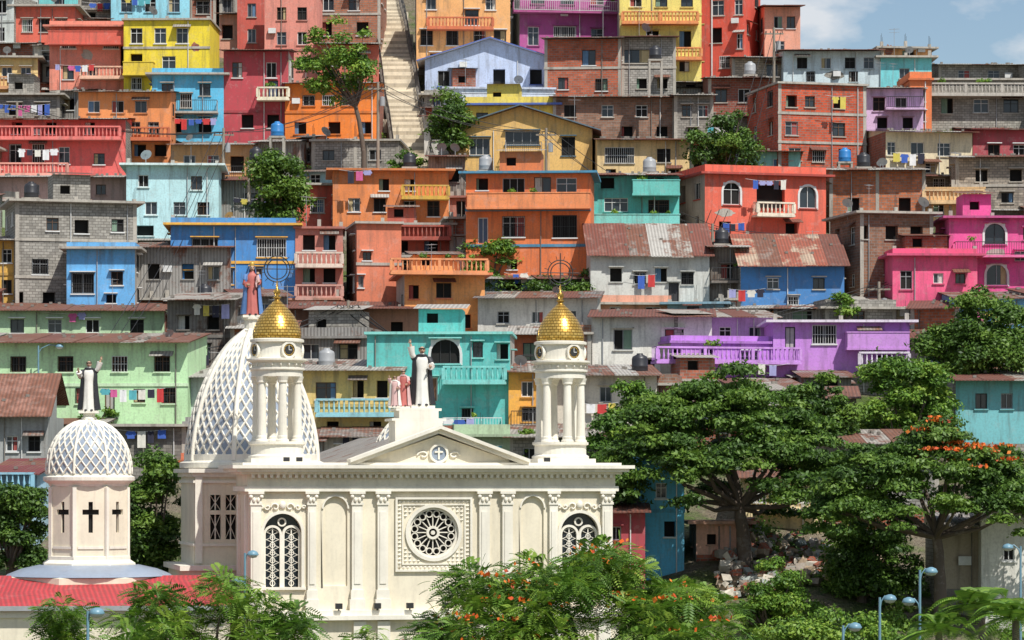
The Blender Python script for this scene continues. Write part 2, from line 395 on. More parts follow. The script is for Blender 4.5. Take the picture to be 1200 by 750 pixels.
        z0=H+.02; ov=rg.uniform(.6,1.05); y0=-ov
        npn=max(2,int(w/1.3)); xs_=[-.3+(w+.6)*i/npn for i in range(npn+1)]
        for i in range(npn):
            a_,b_=xs_[i],xs_[i+1]; dz=.022*(i%2); yo=y0-rg.uniform(0,.22); m2=rm if rg.random()<.75 else rg.choice(RUST)
            zb=z0+rise
            sl_=rise/(run-y0); zy=z0-(y0-yo)*sl_
            rf.poly([(a_,yo,zy+dz),(b_,yo,zy+dz),(b_,run,zb+dz),(a_,run,zb+dz)],m2,[(a_,0),(b_,0),(b_,run+1),(a_,run+1)])
            rf.poly([(a_,yo,zy-.05),(b_,yo,zy-.05),(b_,run,zb-.05),(a_,run,zb-.05)],m2,[(a_,0),(b_,0),(b_,run+1),(a_,run+1)])
            rf.poly([(a_,yo,zy+dz),(b_,yo,zy+dz),(b_,yo,zy-.05),(a_,yo,zy-.05)],m2)
        if roof=='slope': rf.poly([(-.3,run,zb),(w+.3,run,zb),(w+.3,dep+.4,H+.8),(-.3,dep+.4,H+.8)],rm)
        for x in (0,w): walls.poly([(x,0,H),(x,run,H),(x,run,zb-.06)],mat)
        walls.poly([(0,run-.02,H-.5),(w,run-.02,H-.5),(w,run-.02,zb-.08),(0,run-.02,zb-.08)],mat)
        for i in range(int(w*run/5)):
            x=rg.uniform(0,w); yy=rg.uniform(0,run*.8); zz=z0+rise*(yy-y0)/(run-y0); rf.box(x,x+.2,yy,yy+.2,zz+.03,zz+.18,CONCD)
    elif roof=='gable':
        rm=rc or rg.choice(RUST); rise=w*.16; ov=.7
        walls.poly([(0,0,H),(w,0,H),(w/2,0,H+rise)],mat); walls.poly([(0,dep,H),(w,dep,H),(w/2,dep,H+rise)],mat)
        k=rise/(w/2)
        for sg in (0,1):
            xe=-ov if sg==0 else w+ov; ze=H-k*ov+.03
            for dz in (0,.08): rf.poly([(xe,-ov,ze+dz),(w/2,-ov,H+rise+.03+dz),(w/2,dep+ov,H+rise+.03+dz),(xe,dep+ov,ze+dz)],rm,[(0,0),(0,w/2),(dep,w/2),(dep,0)])
            rf.poly([(xe,-ov,ze),(w/2,-ov,H+rise+.03),(w/2,-ov,H+rise+.12),(xe,-ov,ze+.09)],tm)
    for bl in bal:
        ua,ub,vf,t,bh=bl[:5]; x0=lx(ua); x1=lx(ub); zf=(v1-vf)*s; m2=paint(bh) if bh else tm; pr=bl[5] if len(bl)>5 else 1.2
        bc.box(x0,x1,-pr,-.06,zf-.16,zf,m2)
        railing(bc,(x0+.05,-pr+.1),(x1-.05,-pr+.1),zf+.002,.95,t,m2 if t!='rail' else (FW if rg.random()<.5 else IRON))
        railing(bc,(x0+.08,-pr+.22),(x0+.08,-.1),zf+.002,.95,t if t!='bal' else 'rail',m2); railing(bc,(x1-.08,-pr+.22),(x1-.08,-.1),zf+.002,.95,t if t!='bal' else 'rail',m2)
        if rg.random()<.4:
            MW=Matrix.Translation(org)@Matrix.Rotation(rz,4,'Z')
            for q in range(rg.randint(1,4)): PLANTS.append((MW@Vector((rg.uniform(x0+.3,x1-.3),-pr+.3,zf+1.05)),rg.uniform(.2,.42)))
    walls.build('walls',E); win.build('windows',E); rf.build('roof',E); bc.build('balcony',E)
    for (ua,ub,vv) in wash: laundry(lx(ua),lx(ub),-1.3,(v1-vv)*s,E,rg)
    if not wash and rg.random()<.2 and w>3: 
        xa=rg.uniform(.3,w*.4); laundry(xa,min(w-.3,xa+rg.uniform(1.6,3.5)),-.35 if not bal else -1.35,rg.randint(0,fl-1)*fh+2.1,E,rg)
    cl=MB()
    for _ in range(2):
        if rg.random()<.5:
            x=rg.uniform(.3,w-.3); cl.tube([(x,-.09,H-.1),(x,-.09,-1)],.035,6,rg.choice([FG,CONCD,FW]))
    if rg.random()<.4:
        x=rg.uniform(.3,max(.4,w-1)); z=rg.uniform(.2,.9)*H
        if not any(o[0]<x+.7 and o[1]>x and o[2]<z+.5 and o[3]>z for o in ops): cl.box(x,x+.65,-.32,-.1,z,z+.45,FW); cl.lathe(x+.32,-.33,[(.17,z+.22)],8,IRON)
    cl.build('wall_fittings',E)
    return E
def RW(v,h,w,t,*us): return [(u,v,w,h,t) for u in us]
# ---- top left
house('light_blue_house',130,-25,222,24,'8fd2ea',wins=RW(6,16,13,'w',148,176,204))
house('turquoise_house',20,-30,92,12,'6cc4c4',wins=RW(0,14,12,'w',40,70))
house('coral_house',16,8,88,52,'d8644e',wins=RW(30,15,12,'b',32,52,72))
house('salmon_house',58,32,172,106,'e28a74',wins=RW(50,14,18,'b',80,130)+RW(64,30,18,'o',150)+RW(85,16,13,'w',80,108,135,158),bal=[(58,172,52,'solid','d9604e'),(95,170,92,'bal','e9b59a')])
house('yellow_house',145,24,246,120,'e9cc1e',wins=RW(42,18,14,'w',160,188,214)+RW(72,18,14,'o',160)+RW(74,16,16,'w',198)+RW(98,14,12,'b',160,222),bal=[(146,182,88,'solid','e0c230')])
house('cream_house',-12,68,44,116,'e9c684',wins=RW(85,13,12,'w',8,30),bal=[(-10,44,104,'bal','d8a070')])
house('white_house',40,54,96,98,'d8d4c8',wins=RW(66,10,13,'b',56,80)+RW(84,12,12,'w',60),roof='tin')
house('grey_block_house',-12,112,70,150,'aba79e','g',wins=RW(128,14,16,'o',18,50),wash=[(0,62,124)])
house('coral_pink_house',-12,140,147,214,'e0625c',wins=RW(150,14,12,'o',20,60,105)+RW(180,22,14,'b',18,45)+RW(182,20,13,'w',75)+RW(186,13,13,'w',116),bal=[(-12,143,163,'bal','e0746c'),(0,82,206,'bal','e8a090')],wash=[(24,70,176)],roof='tin')
house('orange_house',92,108,200,192,'e38c4e',wins=RW(125,14,14,'w',110,138,165)+RW(150,14,12,'b',158,180)+RW(176,14,14,'o',164,188),bal=[(146,200,164,'bal','c96a42')],roof='tin')
house('sky_blue_house',178,88,262,166,'58b8e0',wins=RW(105,14,13,'w',196,240)+RW(118,16,13,'b',218)+RW(146,18,15,'o',205,240),bal=[(182,256,132,'rail',None)],wash=[(196,256,140)])
house('maroon_house',262,60,338,166,'b5404a',wins=RW(82,18,12,'w',278,318)+RW(104,20,12,'d',320)+RW(142,16,14,'o',290,320),bal=[(302,340,117,'bal','eadbc0')],roof='tin')
house('salmon_tower_house',278,-25,312,62,'c7584a',wins=RW(12,16,10,'w',295)+RW(42,16,10,'w',295))
house('salmon_block_house',310,-25,372,100,'d98878',wins=RW(16,15,11,'w',330,354)+RW(45,15,11,'w',330,354)+RW(75,15,11,'b',330,354),sl=0)
house('brick_house',366,-25,446,58,'b9714f','b',wins=RW(5,15,13,'w',385,415)+RW(34,16,14,'o',382,425))
house('bright_orange_house',334,98,442,165,'e67a1e',wins=RW(118,12,14,'b',362,385,408)+RW(150,14,14,'o',352,392,428),roof='tin')
house('coral_red_house',372,52,444,104,'cd6650',wins=RW(70,14,12,'w',390,425)+RW(92,10,10,'o',405),roof='tin')
house('peach_house',488,-25,598,80,'e2a868',wins=RW(4,14,12,'w',505,575)+RW(20,18,16,'w',520,553)+RW(44,18,14,'b',500,530,562,586)+RW(68,12,12,'o',510,570),bal=[(500,578,34,'bal','c96a42')])
house('magenta_house',597,-25,726,76,'a8488a',wins=RW(-5,18,16,'w',630,665,700)+RW(42,22,13,'w',625)+RW(42,24,26,'b',662)+RW(42,20,14,'w',700),bal=[(600,722,14,'rail','a34a80')],sl=12)
house('yellow_balcony_house',726,-25,822,100,'ecd470',wins=RW(0,16,14,'w',745,775,805)+RW(46,20,14,'o',765,803)+RW(76,16,12,'w',760,802),bal=[(728,818,28,'bal','d9894e'),(786,822,70,'bal','d9894e')])
house('red_corner_house',820,-25,898,92,'d6503a',wins=RW(8,18,14,'w',842,868)+RW(40,18,13,'o',840)+RW(48,18,13,'w',870)+RW(72,14,12,'b',850),sr=26)
house('light_coral_house',896,8,938,92,'dd9a80',wins=RW(26,14,10,'w',912,927)+RW(55,14,11,'w',914),roof='tin',dd=2)
house('pale_blue_house',918,60,1032,104,'c3d4da',wins=RW(74,13,12,'w',940,968,996,1018)+RW(90,12,10,'b',950,1000),roof='tin')
house('turquoise_wall_house',1032,68,1092,108,'6cc6cc',wins=RW(86,12,12,'w',1060))
house('grey_terrace_house',1086,94,1215,150,'a9a59b','g',wins=RW(124,18,14,'o',1110)+RW(124,16,18,'w',1150,1185),bal=[(1086,1215,112,'bal','b5afa5')])
house('grey_upper_house',1100,76,1215,100,'b0aca2','g',wins=RW(88,12,14,'w',1130,1165),roof='tin',dd=3)
house('lavender_blue_house',498,70,650,112,'b9c8e4',wins=RW(92,18,14,'w',520,545)+RW(90,18,14,'o',585,628),roof='gable',rc=tin('d8dce0',.1),trim='4a66b0',dd=1)
house('white_blue_house',520,104,650,128,'d3dcec',wins=[],bal=[(540,650,124,'solid','d3dcec')])
house('yellow_base_house',545,124,652,160,'e8cc50',wins=RW(140,16,14,'w',565)+RW(141,18,13,'b',600,632),trim='4a66b0')
house('orange_brick_house',638,46,728,114,'c8623c','b',wins=RW(68,18,16,'w',690)+RW(98,14,12,'w',660)+RW(100,14,14,'b',705),roof='tin')
house('grey_brick_house',728,44,792,114,'b2aea6','g',wins=RW(66,16,40,'w',742)+RW(98,12,12,'o',752,776),roof='tin')
house('brown_brick_house',648,114,792,168,'a0745c','b',wins=RW(130,14,14,'w',668,712,752)+RW(154,12,13,'o',690,735,776),roof='tin')
house('concrete_house',790,112,836,170,'a09a90','g',wins=RW(130,14,12,'w',805,824)+RW(156,12,12,'o',812),roof='tin')
house('dark_red_brick_house',830,92,908,140,'a04c36','b',wins=RW(112,16,14,'w',845,872),roof='tin')
house('tan_brick_house',858,68,1000,100,'bfae98','g',wins=RW(82,14,13,'w',880,905)+RW(84,13,12,'o',950,978),roof='tin',dd=1)
house('orange_red_brick_house',884,98,1018,200,'d85428','b','',0,wins=[],roof='flat') if False else house('orange_red_brick_house',884,98,1018,200,'d85428','b',wins=RW(118,14,13,'o',928,985)+RW(118,13,12,'w',950)+RW(150,16,15,'w',928,985)+RW(180,15,15,'w',932,992)+RW(182,13,14,'b',960),sl=28,wash=[(962,996,112)],dep=8)
house('lilac_house',1014,104,1082,158,'d8b6da',wins=RW(122,16,14,'w',1030,1056)+RW(144,13,12,'o',1034,1064),bal=[(1036,1082,128,'rail',None)],roof='tin')
house('orange_narrow_house',1066,94,1092,150,'e07a44',wins=RW(112,14,11,'w',1079)+RW(136,12,11,'o',1079))
house('beige_house',1020,154,1142,210,'dccdaa',wins=RW(174,16,16,'w',1042,1076,1108)+RW(196,12,13,'w',1092,1124),sl=18,roof='tin')
house('maroon_roof_house',1140,152,1220,210,'a8404a',wins=RW(176,14,14,'w',1165,1195),roof='tin',rc=tin('8c2a2c',.4))
house('mixed_brick_house',1120,185,1215,250,'b0a494','g',wins=RW(206,14,14,'o',1150,1190)+RW(232,12,14,'w',1140,1180),roof='tin')
house('yellow_beige_house',700,164,808,218,'dfc088',wins=RW(182,18,34,'b',726)+RW(182,16,16,'w',778)+RW(204,12,12,'o',716,760,790),roof='tin')
house('ochre_gable_house',526,152,694,204,'e0b468',wins=RW(172,20,24,'w',562)+RW(162,16,40,'w',612)+RW(172,22,16,'w',666),roof='gable',bal=[(592,636,182,'rail','c9c9c9')],trim='4d6a7a',sl=0)
house('dark_slate_house',502,184,545,232,'857e76','w',wins=RW(206,14,12,'o',512,532),roof='tin')
house('orange_two_storey_house',546,204,692,330,'e2783e',wins=RW(220,22,26,'w',602)+RW(220,24,20,'w',636)+RW(220,22,24,'w',664)+RW(216,14,14,'o',565)+RW(266,24,26,'b',602)+RW(266,26,28,'b',662)+RW(270,30,12,'d',566)+RW(310,12,12,'o',600),bal=[(548,692,244,'solid','e28a54')],trim='3f86a8',sl=0,low='c98a5a')
house('turquoise_balcony_house',694,206,796,292,'5abcb2',wins=RW(214,14,16,'o',712,770)+RW(240,16,28,'w',722)+RW(242,15,24,'b',772)+RW(278,14,20,'o',720,765),bal=[(694,796,268,'solid','78cfc6'),(740,796,228,'solid','62beb4')],roof='tin')
house('coral_arched_house',796,204,972,282,'dd624a',wins=RW(226,26,20,'a',858)+RW(228,26,20,'a',950)+RW(228,28,34,'o',905)+RW(234,34,14,'d',820)+RW(268,18,14,'o',850,930),bal=[(882,928,251,'bal','ead9c4')],trim='a84034',sl=30)
house('mint_upper_house',790,178,938,206,'8ac4bc',wins=RW(192,12,14,'o',815,850)+RW(192,12,12,'w',912),roof='tin',dd=2)
house('orange_long_house',972,200,1084,262,'cf7444','b',wins=RW(240,16,14,'o',1000,1060),roof='tin')
house('cream_balustrade_house',1082,222,1152,262,'e2b880',wins=RW(246,14,13,'w',1100,1130),bal=[(1080,1152,238,'bal','e2be8c')])
house('grey_roof_house',365,166,468,204,'aea89f','g',wins=RW(182,12,14,'w',385,440),roof='flat')
house('tan_house',200,170,296,214,'c89662',wins=RW(190,16,14,'w',222,250)+RW(192,18,16,'o',278),roof='tin',bal=[(255,294,210,'rail',None)])
house('white_cyan_house',148,194,256,282,'b6dfe8',wins=RW(212,14,12,'w',168)+RW(214,16,13,'w',230)+RW(244,15,14,'w',177,210,238)+RW(270,12,20,'o',170,225),sl=0,trim='cfe8ee')
house('pink_grey_house',-12,208,148,236,'b5958c',wins=RW(222,12,12,'w',40,118),roof='tin')
house('grey_block_tall_house',-12,236,156,368,'aba79e','g',wins=RW(264,16,16,'o',93)+RW(262,15,14,'c',134)+RW(262,15,14,'w',60)+RW(312,18,18,'b',46)+RW(350,16,14,'o',20,56),sl=30,band=True)
house('blue_extension_house',78,292,158,366,'60a8de',wins=RW(332,24,26,'b',97)+RW(326,16,14,'w',137)+RW(350,10,12,'o',130),dd=-1.5)
house('ochre_strip_house',-12,282,20,360,'d9aa4c',wins=RW(300,16,12,'w',8)+RW(336,16,12,'w',8),roof='tin')
house('tin_shack',156,290,270,352,'9a9792','t',wins=RW(318,18,14,'o',180,220)+RW(320,16,14,'w',250),roof='tin')
house('blue_house',200,264,346,350,'3f88cc',wins=RW(288,18,30,'b',240)+RW(290,22,34,'b',318)+RW(324,18,22,'w',262)+RW(328,30,14,'d',300)+RW(326,16,16,'o',224),trim='e0a83a',roof='flat')
house('dark_red_balcony_house',346,268,402,352,'bc7466',wins=RW(284,18,14,'o',362,386)+RW(322,18,14,'o',362,386),bal=[(346,402,312,'bal','d8c4b4'),(346,402,350,'bal','c9988a')])
house('terracotta_slope_house',400,262,470,356,'d67a58',wins=RW(300,10,10,'w',430)+RW(330,14,12,'w',420),sl=18,roof='flat')
house('orange_terrace_house',390,200,526,266,'e08446',wins=RW(216,14,12,'o',450,480)+RW(240,16,14,'w',415,445)+RW(244,18,14,'b',480,508),bal=[(470,526,232,'bal','c9a03a')],roof='flat',sl=0)
house('maroon_balcony_house',446,264,528,304,'b55440',wins=RW(288,16,16,'o',470,505),bal=[(446,528,280,'bal','b05444')])
house('orange_balustrade_house',460,322,568,392,'e69c58',wins=RW(340,18,18,'w',520)+RW(342,16,12,'o',485)+RW(376,16,14,'o',500,545),bal=[(456,570,320,'bal','e2905c',1.3)],sl=14,trim='d87a52')
house('small_red_house',560,270,600,330,'8c7263','b',wins=RW(300,14,12,'o',580),roof='tin',dd=3)
house('whitewashed_shack',692,300,832,356,'c6c7c0',wins=RW(322,16,14,'o',722,775)+RW(326,14,14,'b',750,806)+RW(342,22,12,'d',790),roof='slope',rc=tin('8d6658',.8,'7a4030'),sl=0)
house('wooden_shack',832,290,874,354,'7c7268','w',wins=RW(318,16,14,'o',852),roof='tin',bal=[(832,874,330,'rail',None)])
house('blue_rust_roof_house',868,312,990,362,'4080be',wins=RW(332,13,14,'w',906,960)+RW(352,10,12,'b',930),roof='slope',rc=tin('b8a088',.65,'9a4e36'),dep=8)
house('brown_unfinished_house',984,250,1096,354,'96684e','b',wins=RW(272,16,15,'o',1010,1046,1076)+RW(312,18,15,'o',1006,1044)+RW(340,12,14,'w',1070),roof='flat',sl=24)
house('pink_low_house',1046,300,1146,362,'e45480',wins=RW(328,22,14,'w',1062)+RW(326,12,12,'w',1100,1126)+RW(352,10,12,'o',1110),roof='flat',sl=0)
house('pink_arched_house',1112,256,1215,350,'e05096',wins=RW(274,24,24,'a',1166)+RW(322,24,24,'a',1168)+RW(300,12,14,'w',1196)+RW(274,14,12,'w',1205),bal=[(1116,1215,300,'rail','e870a4')],trim='b84a84')
house('violet_house',906,378,1066,442,'c084d4',wins=RW(392,22,28,'b',966)+RW(396,16,20,'w',1018)+RW(424,16,16,'o',1036)+RW(396,26,12,'d',926),bal=[(1004,1064,430,'bal','dcd2e0'),(990,1064,408,'solid','c48ad4')],roof='flat',sl=0,trim='e0d6e6')
house('violet_balcony_house',762,402,930,446,'ba7ad4',wins=RW(420,22,14,'o',790,830)+RW(420,18,20,'w',880),bal=[(762,934,424,'bal','c48cda',1.5)],roof='flat',sl=24,dep=6)
house('white_long_house',694,372,834,440,'e0ded4',wins=RW(398,24,22,'c',730)+RW(398,24,22,'c',790)+RW(428,14,14,'o',760,815),roof='tin',rc=RUST[3])
house('violet_upper_house',832,372,910,406,'c09ace',wins=RW(390,14,14,'w',850,885),roof='tin')
house('white_tin_house',560,350,700,392,'d0cdc4',wins=RW(372,14,14,'w',590,630,668),roof='tin',rc=tin('7d7a78',.4))
house('teal_house',430,392,598,512,'58bab4',wins=RW(412,28,34,'a',522)+RW(410,18,12,'w',560)+RW(412,18,16,'o',590)+RW(454,22,14,'o',480)+RW(456,28,14,'d',506)+RW(456,18,14,'w',450)+RW(488,18,13,'b',500,548),bal=[(520,594,448,'bal','78cac4'),(520,590,508,'rail',None)],roof='flat',wash=[(520,560,490)],trim='7fcac2')
house('yellow_beige_balcony_house',350,434,470,516,'d8bc70',wins=RW(458,20,24,'w',382)+RW(456,20,13,'o',420,448)+RW(502,16,14,'o',390,440),bal=[(372,468,486,'bal','8cc6d0')],roof='tin')
house('ochre_house',596,436,642,516,'e0a23e',wins=RW(456,18,14,'w',618)+RW(486,16,16,'b',620),roof='tin',bal=[(598,640,500,'rail',None)])
house('dim_tin_house',335,362,500,400,'a87a62',wins=RW(384,14,14,'o',370,420,465),roof='tin',rc=RUST[3])
house('grey_wood_house',196,352,276,436,'7c7770','w',wins=RW(378,16,14,'o',215,250)+RW(412,18,14,'w',240),roof='tin')
house('brown_flat_house',270,385,345,440,'b57450','b',wins=RW(405,16,14,'o',290,322),roof='tin')
house('pale_green_upper_house',-12,364,192,402,'b2cea6',wins=RW(382,16,16,'w',20,64,108,160),roof='tin',rc=tin('7b4c44',.7))
house('mint_green_house',-12,402,222,500,'b8dfac',wins=RW(427,18,18,'b',22,78,142,192)+RW(464,18,16,'b',70,98,200)+RW(470,26,12,'d',130)+RW(464,16,14,'w',165),roof='tin',rc=RUST[1],wash=[(124,200,456)],frame=FB,sl=0,trim='c4dfb8')
house('concrete_wall_house',120,500,218,545,'8f8b82','g',wins=[],roof='flat')
house('rust_roof_house',-12,488,56,560,'9a9c9a',wins=RW(520,18,14,'w',14,40)+RW(545,12,12,'o',24),roof='slope',rc=tin('9a6a58',.7))
house('pale_blue_balcony_house',-12,556,44,625,'a4c6d6',wins=RW(590,18,12,'o',8,30),bal=[(-12,44,574,'bal','8cc0d6')],roof='tin',rc=tin('7a3030',.5))
house('white_low_house',380,512,480,552,'cfc9bc',wins=RW(528,12,14,'w',400,440),roof='tin')
house('grey_low_house',596,512,706,556,'a8a398','g',wins=RW(532,14,14,'w',620,660),roof='tin')
house('white_wall_house',640,440,770,512,'cdc6b6',wins=RW(462,18,14,'w',710,745)+RW(490,14,14,'o',720),roof='tin')
house('cyan_house',752,545,802,652,'58b2d6',wins=RW(575,18,13,'w',775)+RW(620,18,13,'o',785),roof='flat')
house('crimson_house',712,600,756,665,'a8404a',wins=RW(625,16,12,'w',722),roof='tin')
house('peach_wall_house',816,614,874,650,'dca890',wins=RW(632,12,11,'o',834),roof='flat',dep=5,base_d=2)
house('cream_shop_house',868,560,962,602,'e3cfa0',wins=RW(580,16,13,'b',890,915,940),roof='tin',bal=[(885,958,598,'rail',None)])
house('grey_backdrop_house',960,520,1100,600,'a9a79f','g',wins=RW(550,16,14,'w',985,1020,1060),roof='tin')
house('concrete_shelter',1102,616,1154,690,'a89a86',wins=[],roof='tin',rc=tin('8f8a84',.3),dep=5)
house('white_yard_house',1150,610,1230,700,'d8d6cc',wins=RW(650,14,13,'w',1182),roof='flat',dep=6)
house('teal_corner_house',1120,446,1215,520,'6fb4ba',wins=RW(470,18,14,'w',1150,1180),roof='tin')
house('blue_corner_house',1120,350,1215,400,'6caad6',wins=RW(372,14,14,'w',1150,1185),roof='tin',dd=1)
# ---- leftover plots get small houses
STEP=5; UG=range(-160,1361,STEP); VG=range(-25,596,STEP)
occ=np.zeros((len(VG),len(UG)),bool)
def mark(a,b,c,d):
    i0=max(0,int((b+25)//STEP)); i1=max(0,int(math.ceil((d+25)/STEP))); j0=max(0,int((a+160)//STEP)); j1=max(0,int(math.ceil((c+160)/STEP)))
    occ[i0:i1,j0:j1]=True
for r in RECTS: mark(*r)
mark(430,-25,500,215); mark(900,-25,1360,60); mark(1092,-25,1360,74); mark(-160,560,860,600); mark(700,520,1360,600); mark(1000,436,1360,600); mark(40,520,215,600)
fn=0
for i in range(len(VG)-1,-1,-1):
    for j in range(len(UG)):
        if occ[i,j]: continue
        j1=j
        mw=R.randint(10,18)
        while j1<len(UG) and not occ[i,j1] and j1-j<mw: j1+=1
        i1=i; mh=R.randint(8,12)
        while i1>=0 and not occ[i1,j:j1].any() and i-i1<mh: i1-=1
        occ[i1+1:i+1,j:j1]=True
        if (j1-j)<3 : continue
        ua=UG[j]; ub=UG[j1-1]+STEP; va=VG[i1+1]; vb=VG[i]+STEP
        k=R.choice('ppbggbt'); cc=R.choice(FC) if k=='p' else {'b':R.choice(['ad5c40','9c6a50','c0653c']),'g':R.choice(['aba79e','98948c']),'t':'9a9792'}[k]
        nm={'p':'hillside_house','b':'small_brick_house','g':'small_block_house','t':'small_tin_shack'}[k]
        house(nm,ua-3,va-3,ub+3,vb+4,cc,k,roof=R.choice(['tin','tin','flat']),dd=1.8,fill=True,dep=6); fn+=1
print('fillers',fn,'houses',HN[0])
# ------------------------------------------------------------ terrain
m,nt,b=base('earth_and_grass',.95)
pz=nn(nt,'ShaderNodeNewGeometry').outputs['Position']
f=ramp(nt,noise(nt,pz,.25,6,.65),[(.42,W(0)),(.56,W(1))]); f2=ramp(nt,noise(nt,pz,3,4,.7),[(.3,W(0)),(.7,W(1))])
cg=mix(nt,f2,(.06,.11,.02,1),(.16,.22,.05,1)); ce=mix(nt,f2,(.18,.14,.09,1),(.33,.28,.2,1))
nt.links.new(mix(nt,f,cg,ce),b.inputs['Base Color'])
bp=nn(nt,'ShaderNodeBump'); bp.inputs['Distance'].default_value=.3; nt.links.new(f2,bp.inputs['Height']); nt.links.new(bp.outputs[0],b.inputs['Normal'])
GROUND=m
xs=[-4000,-2000,-900,-500,-300,-200,-150]+[x for x in range(-110,111,3)]+[150,200,300,500,900,2000,4000]
ys=[-1500,-400,-100,0,50,90,110,120]+[y for y in range(125,345,3)]+[380,420,500,650,1200,3000,6000]
verts=[]; faces=[]
for y in ys:
    for x in xs:
        k=1.0 if abs(x)<130 else max(0,1-(abs(x)-130)/250)
        verts.append((x,y,tz(x,y)*k))
nx=len(xs)
for a in range(len(ys)-1):
    for c_ in range(nx-1): faces.append((a*nx+c_,a*nx+c_+1,(a+1)*nx+c_+1,(a+1)*nx+c_))
me=bpy.data.meshes.new('hillside_terrain'); me.from_pydata(verts,[],faces); me.materials.append(GROUND)
for p in me.polygons: p.use_smooth=True
bpy.context.collection.objects.link(bpy.data.objects.new('hillside_terrain',me))
# ------------------------------------------------------------ foliage
def leafmat(name,c1,c2,c3,tl=.28):
    m,nt,b=base(name,.55)
    a=nn(nt,'ShaderNodeAttribute'); a.attribute_name='Col'
    sp=nn(nt,'ShaderNodeSeparateColor'); nt.links.new(a.outputs['Color'],sp.inputs[0])
    col=ramp(nt,sp.outputs[0],[(0,c1),(.5,c2),(1,c3)])
    nt.links.new(col,b.inputs['Base Color'])
    tr=nn(nt,'ShaderNodeBsdfTranslucent'); nt.links.new(col,tr.inputs[0])
    ms=nn(nt,'ShaderNodeMixShader'); ms.inputs[0].default_value=tl
    nt.links.new(b.outputs[0],ms.inputs[1]); nt.links.new(tr.outputs[0],ms.inputs[2]); nt.links.new(ms.outputs[0],nt.nodes['Material Output'].inputs[0])
    return m
LG=leafmat('leaves_green',(.03,.07,.012,1),(.085,.175,.022,1),(.18,.29,.04,1))
LB=leafmat('leaves_bright',(.05,.12,.015,1),(.13,.26,.028,1),(.28,.40,.05,1))
LD=leafmat('leaves_dark',(.018,.048,.012,1),(.055,.12,.02,1),(.12,.21,.035,1))
LR=leafmat('flowers_red',(.6,.07,.015,1),(.85,.15,.02,1),(.85,.28,.04,1))
BARK=paint('5c4e42',.8)
def fast(name,V,n4,col,mat,parent):
    me=bpy.data.meshes.new(name); nf=n4
    me.vertices.add(len(V)); me.vertices.foreach_set('co',V.astype(np.float32).ravel())
    me.loops.add(nf*4); me.loops.foreach_set('vertex_index',np.arange(nf*4,dtype=np.int32))
    me.polygons.add(nf); me.polygons.foreach_set('loop_start',np.arange(0,nf*4,4,dtype=np.int32)); me.polygons.foreach_set('loop_total',np.full(nf,4,dtype=np.int32))
    me.update(calc_edges=True)
    at=me.attributes.new('Col','FLOAT_COLOR','POINT'); cc=np.ones((len(V),4),np.float32); cc[:,0]=np.repeat(col,4); at.data.foreach_set('color',cc.ravel())
    me.materials.append(mat); o=bpy.data.objects.new(name,me); bpy.context.collection.objects.link(o); o.parent=parent; return o
def unit(a): return a/np.maximum(1e-9,np.linalg.norm(a,axis=1,keepdims=True))
def leaves(name,C,N,S,col,mat,parent,asp=.5):
    n=len(C); T=unit(np.cross(N,NR.normal(size=(n,3)))); B=np.cross(N,T); S=S[:,None]
    V=np.stack([C+T*S,C+B*S*asp,C-T*S,C-B*S*asp],1).reshape(-1,3)
    return fast(name,V,n,col,mat,parent)
def fronds(name,C,Dr,S,col,mat,parent,pairs=8):
    n=len(C); up=np.array([[0,0,1.]]); side=unit(np.cross(Dr,up+NR.normal(size=(n,3))*.3)); nrm=unit(np.cross(side,Dr))
    out=[];cc=[]
    for k in range(pairs):
        t=(k+.6)/pairs; L=S*.36*math.sin(math.pi*(.12+.8*t))**.7
        p=C+Dr*(S*t)[:,None]-np.array([[0,0,1.]])*(S*.35*t*t)[:,None]
        for sg in(-1,1):
            d=unit(side*sg+Dr*.45-nrm*.15*1); tip=p+d*L[:,None]; wv=Dr*(S*.06)[:,None]
            mid=p+d*(L*.5)[:,None]
            out.append(np.stack([p,mid+wv,tip,mid-wv],1)); cc.append(np.clip(col+NR.normal(size=n)*.07,0,1))
    V=np.concatenate(out,0).reshape(-1,3); c_=np.concatenate(cc,0)
    return fast(name,V,len(c_),c_,mat,parent)
def limb(mb,a,b,r0,r1,wob=.12,n=7):
    a=Vector(a); b=Vector(b); L=(b-a).length; pts=[]; rr=[]
    o=Vector((R.uniform(-1,1),R.uniform(-1,1),R.uniform(0,.8)))*L*wob
    for i in range(n):
        t=i/(n-1); p=a.lerp(b,t)+o*math.sin(math.pi*t)+Vector((R.uniform(-1,1),R.uniform(-1,1),0))*L*.012; pts.append(p); rr.append(r0*(1-t)+r1*t)
    mb.tube(pts,rr,8,BARK); return pts
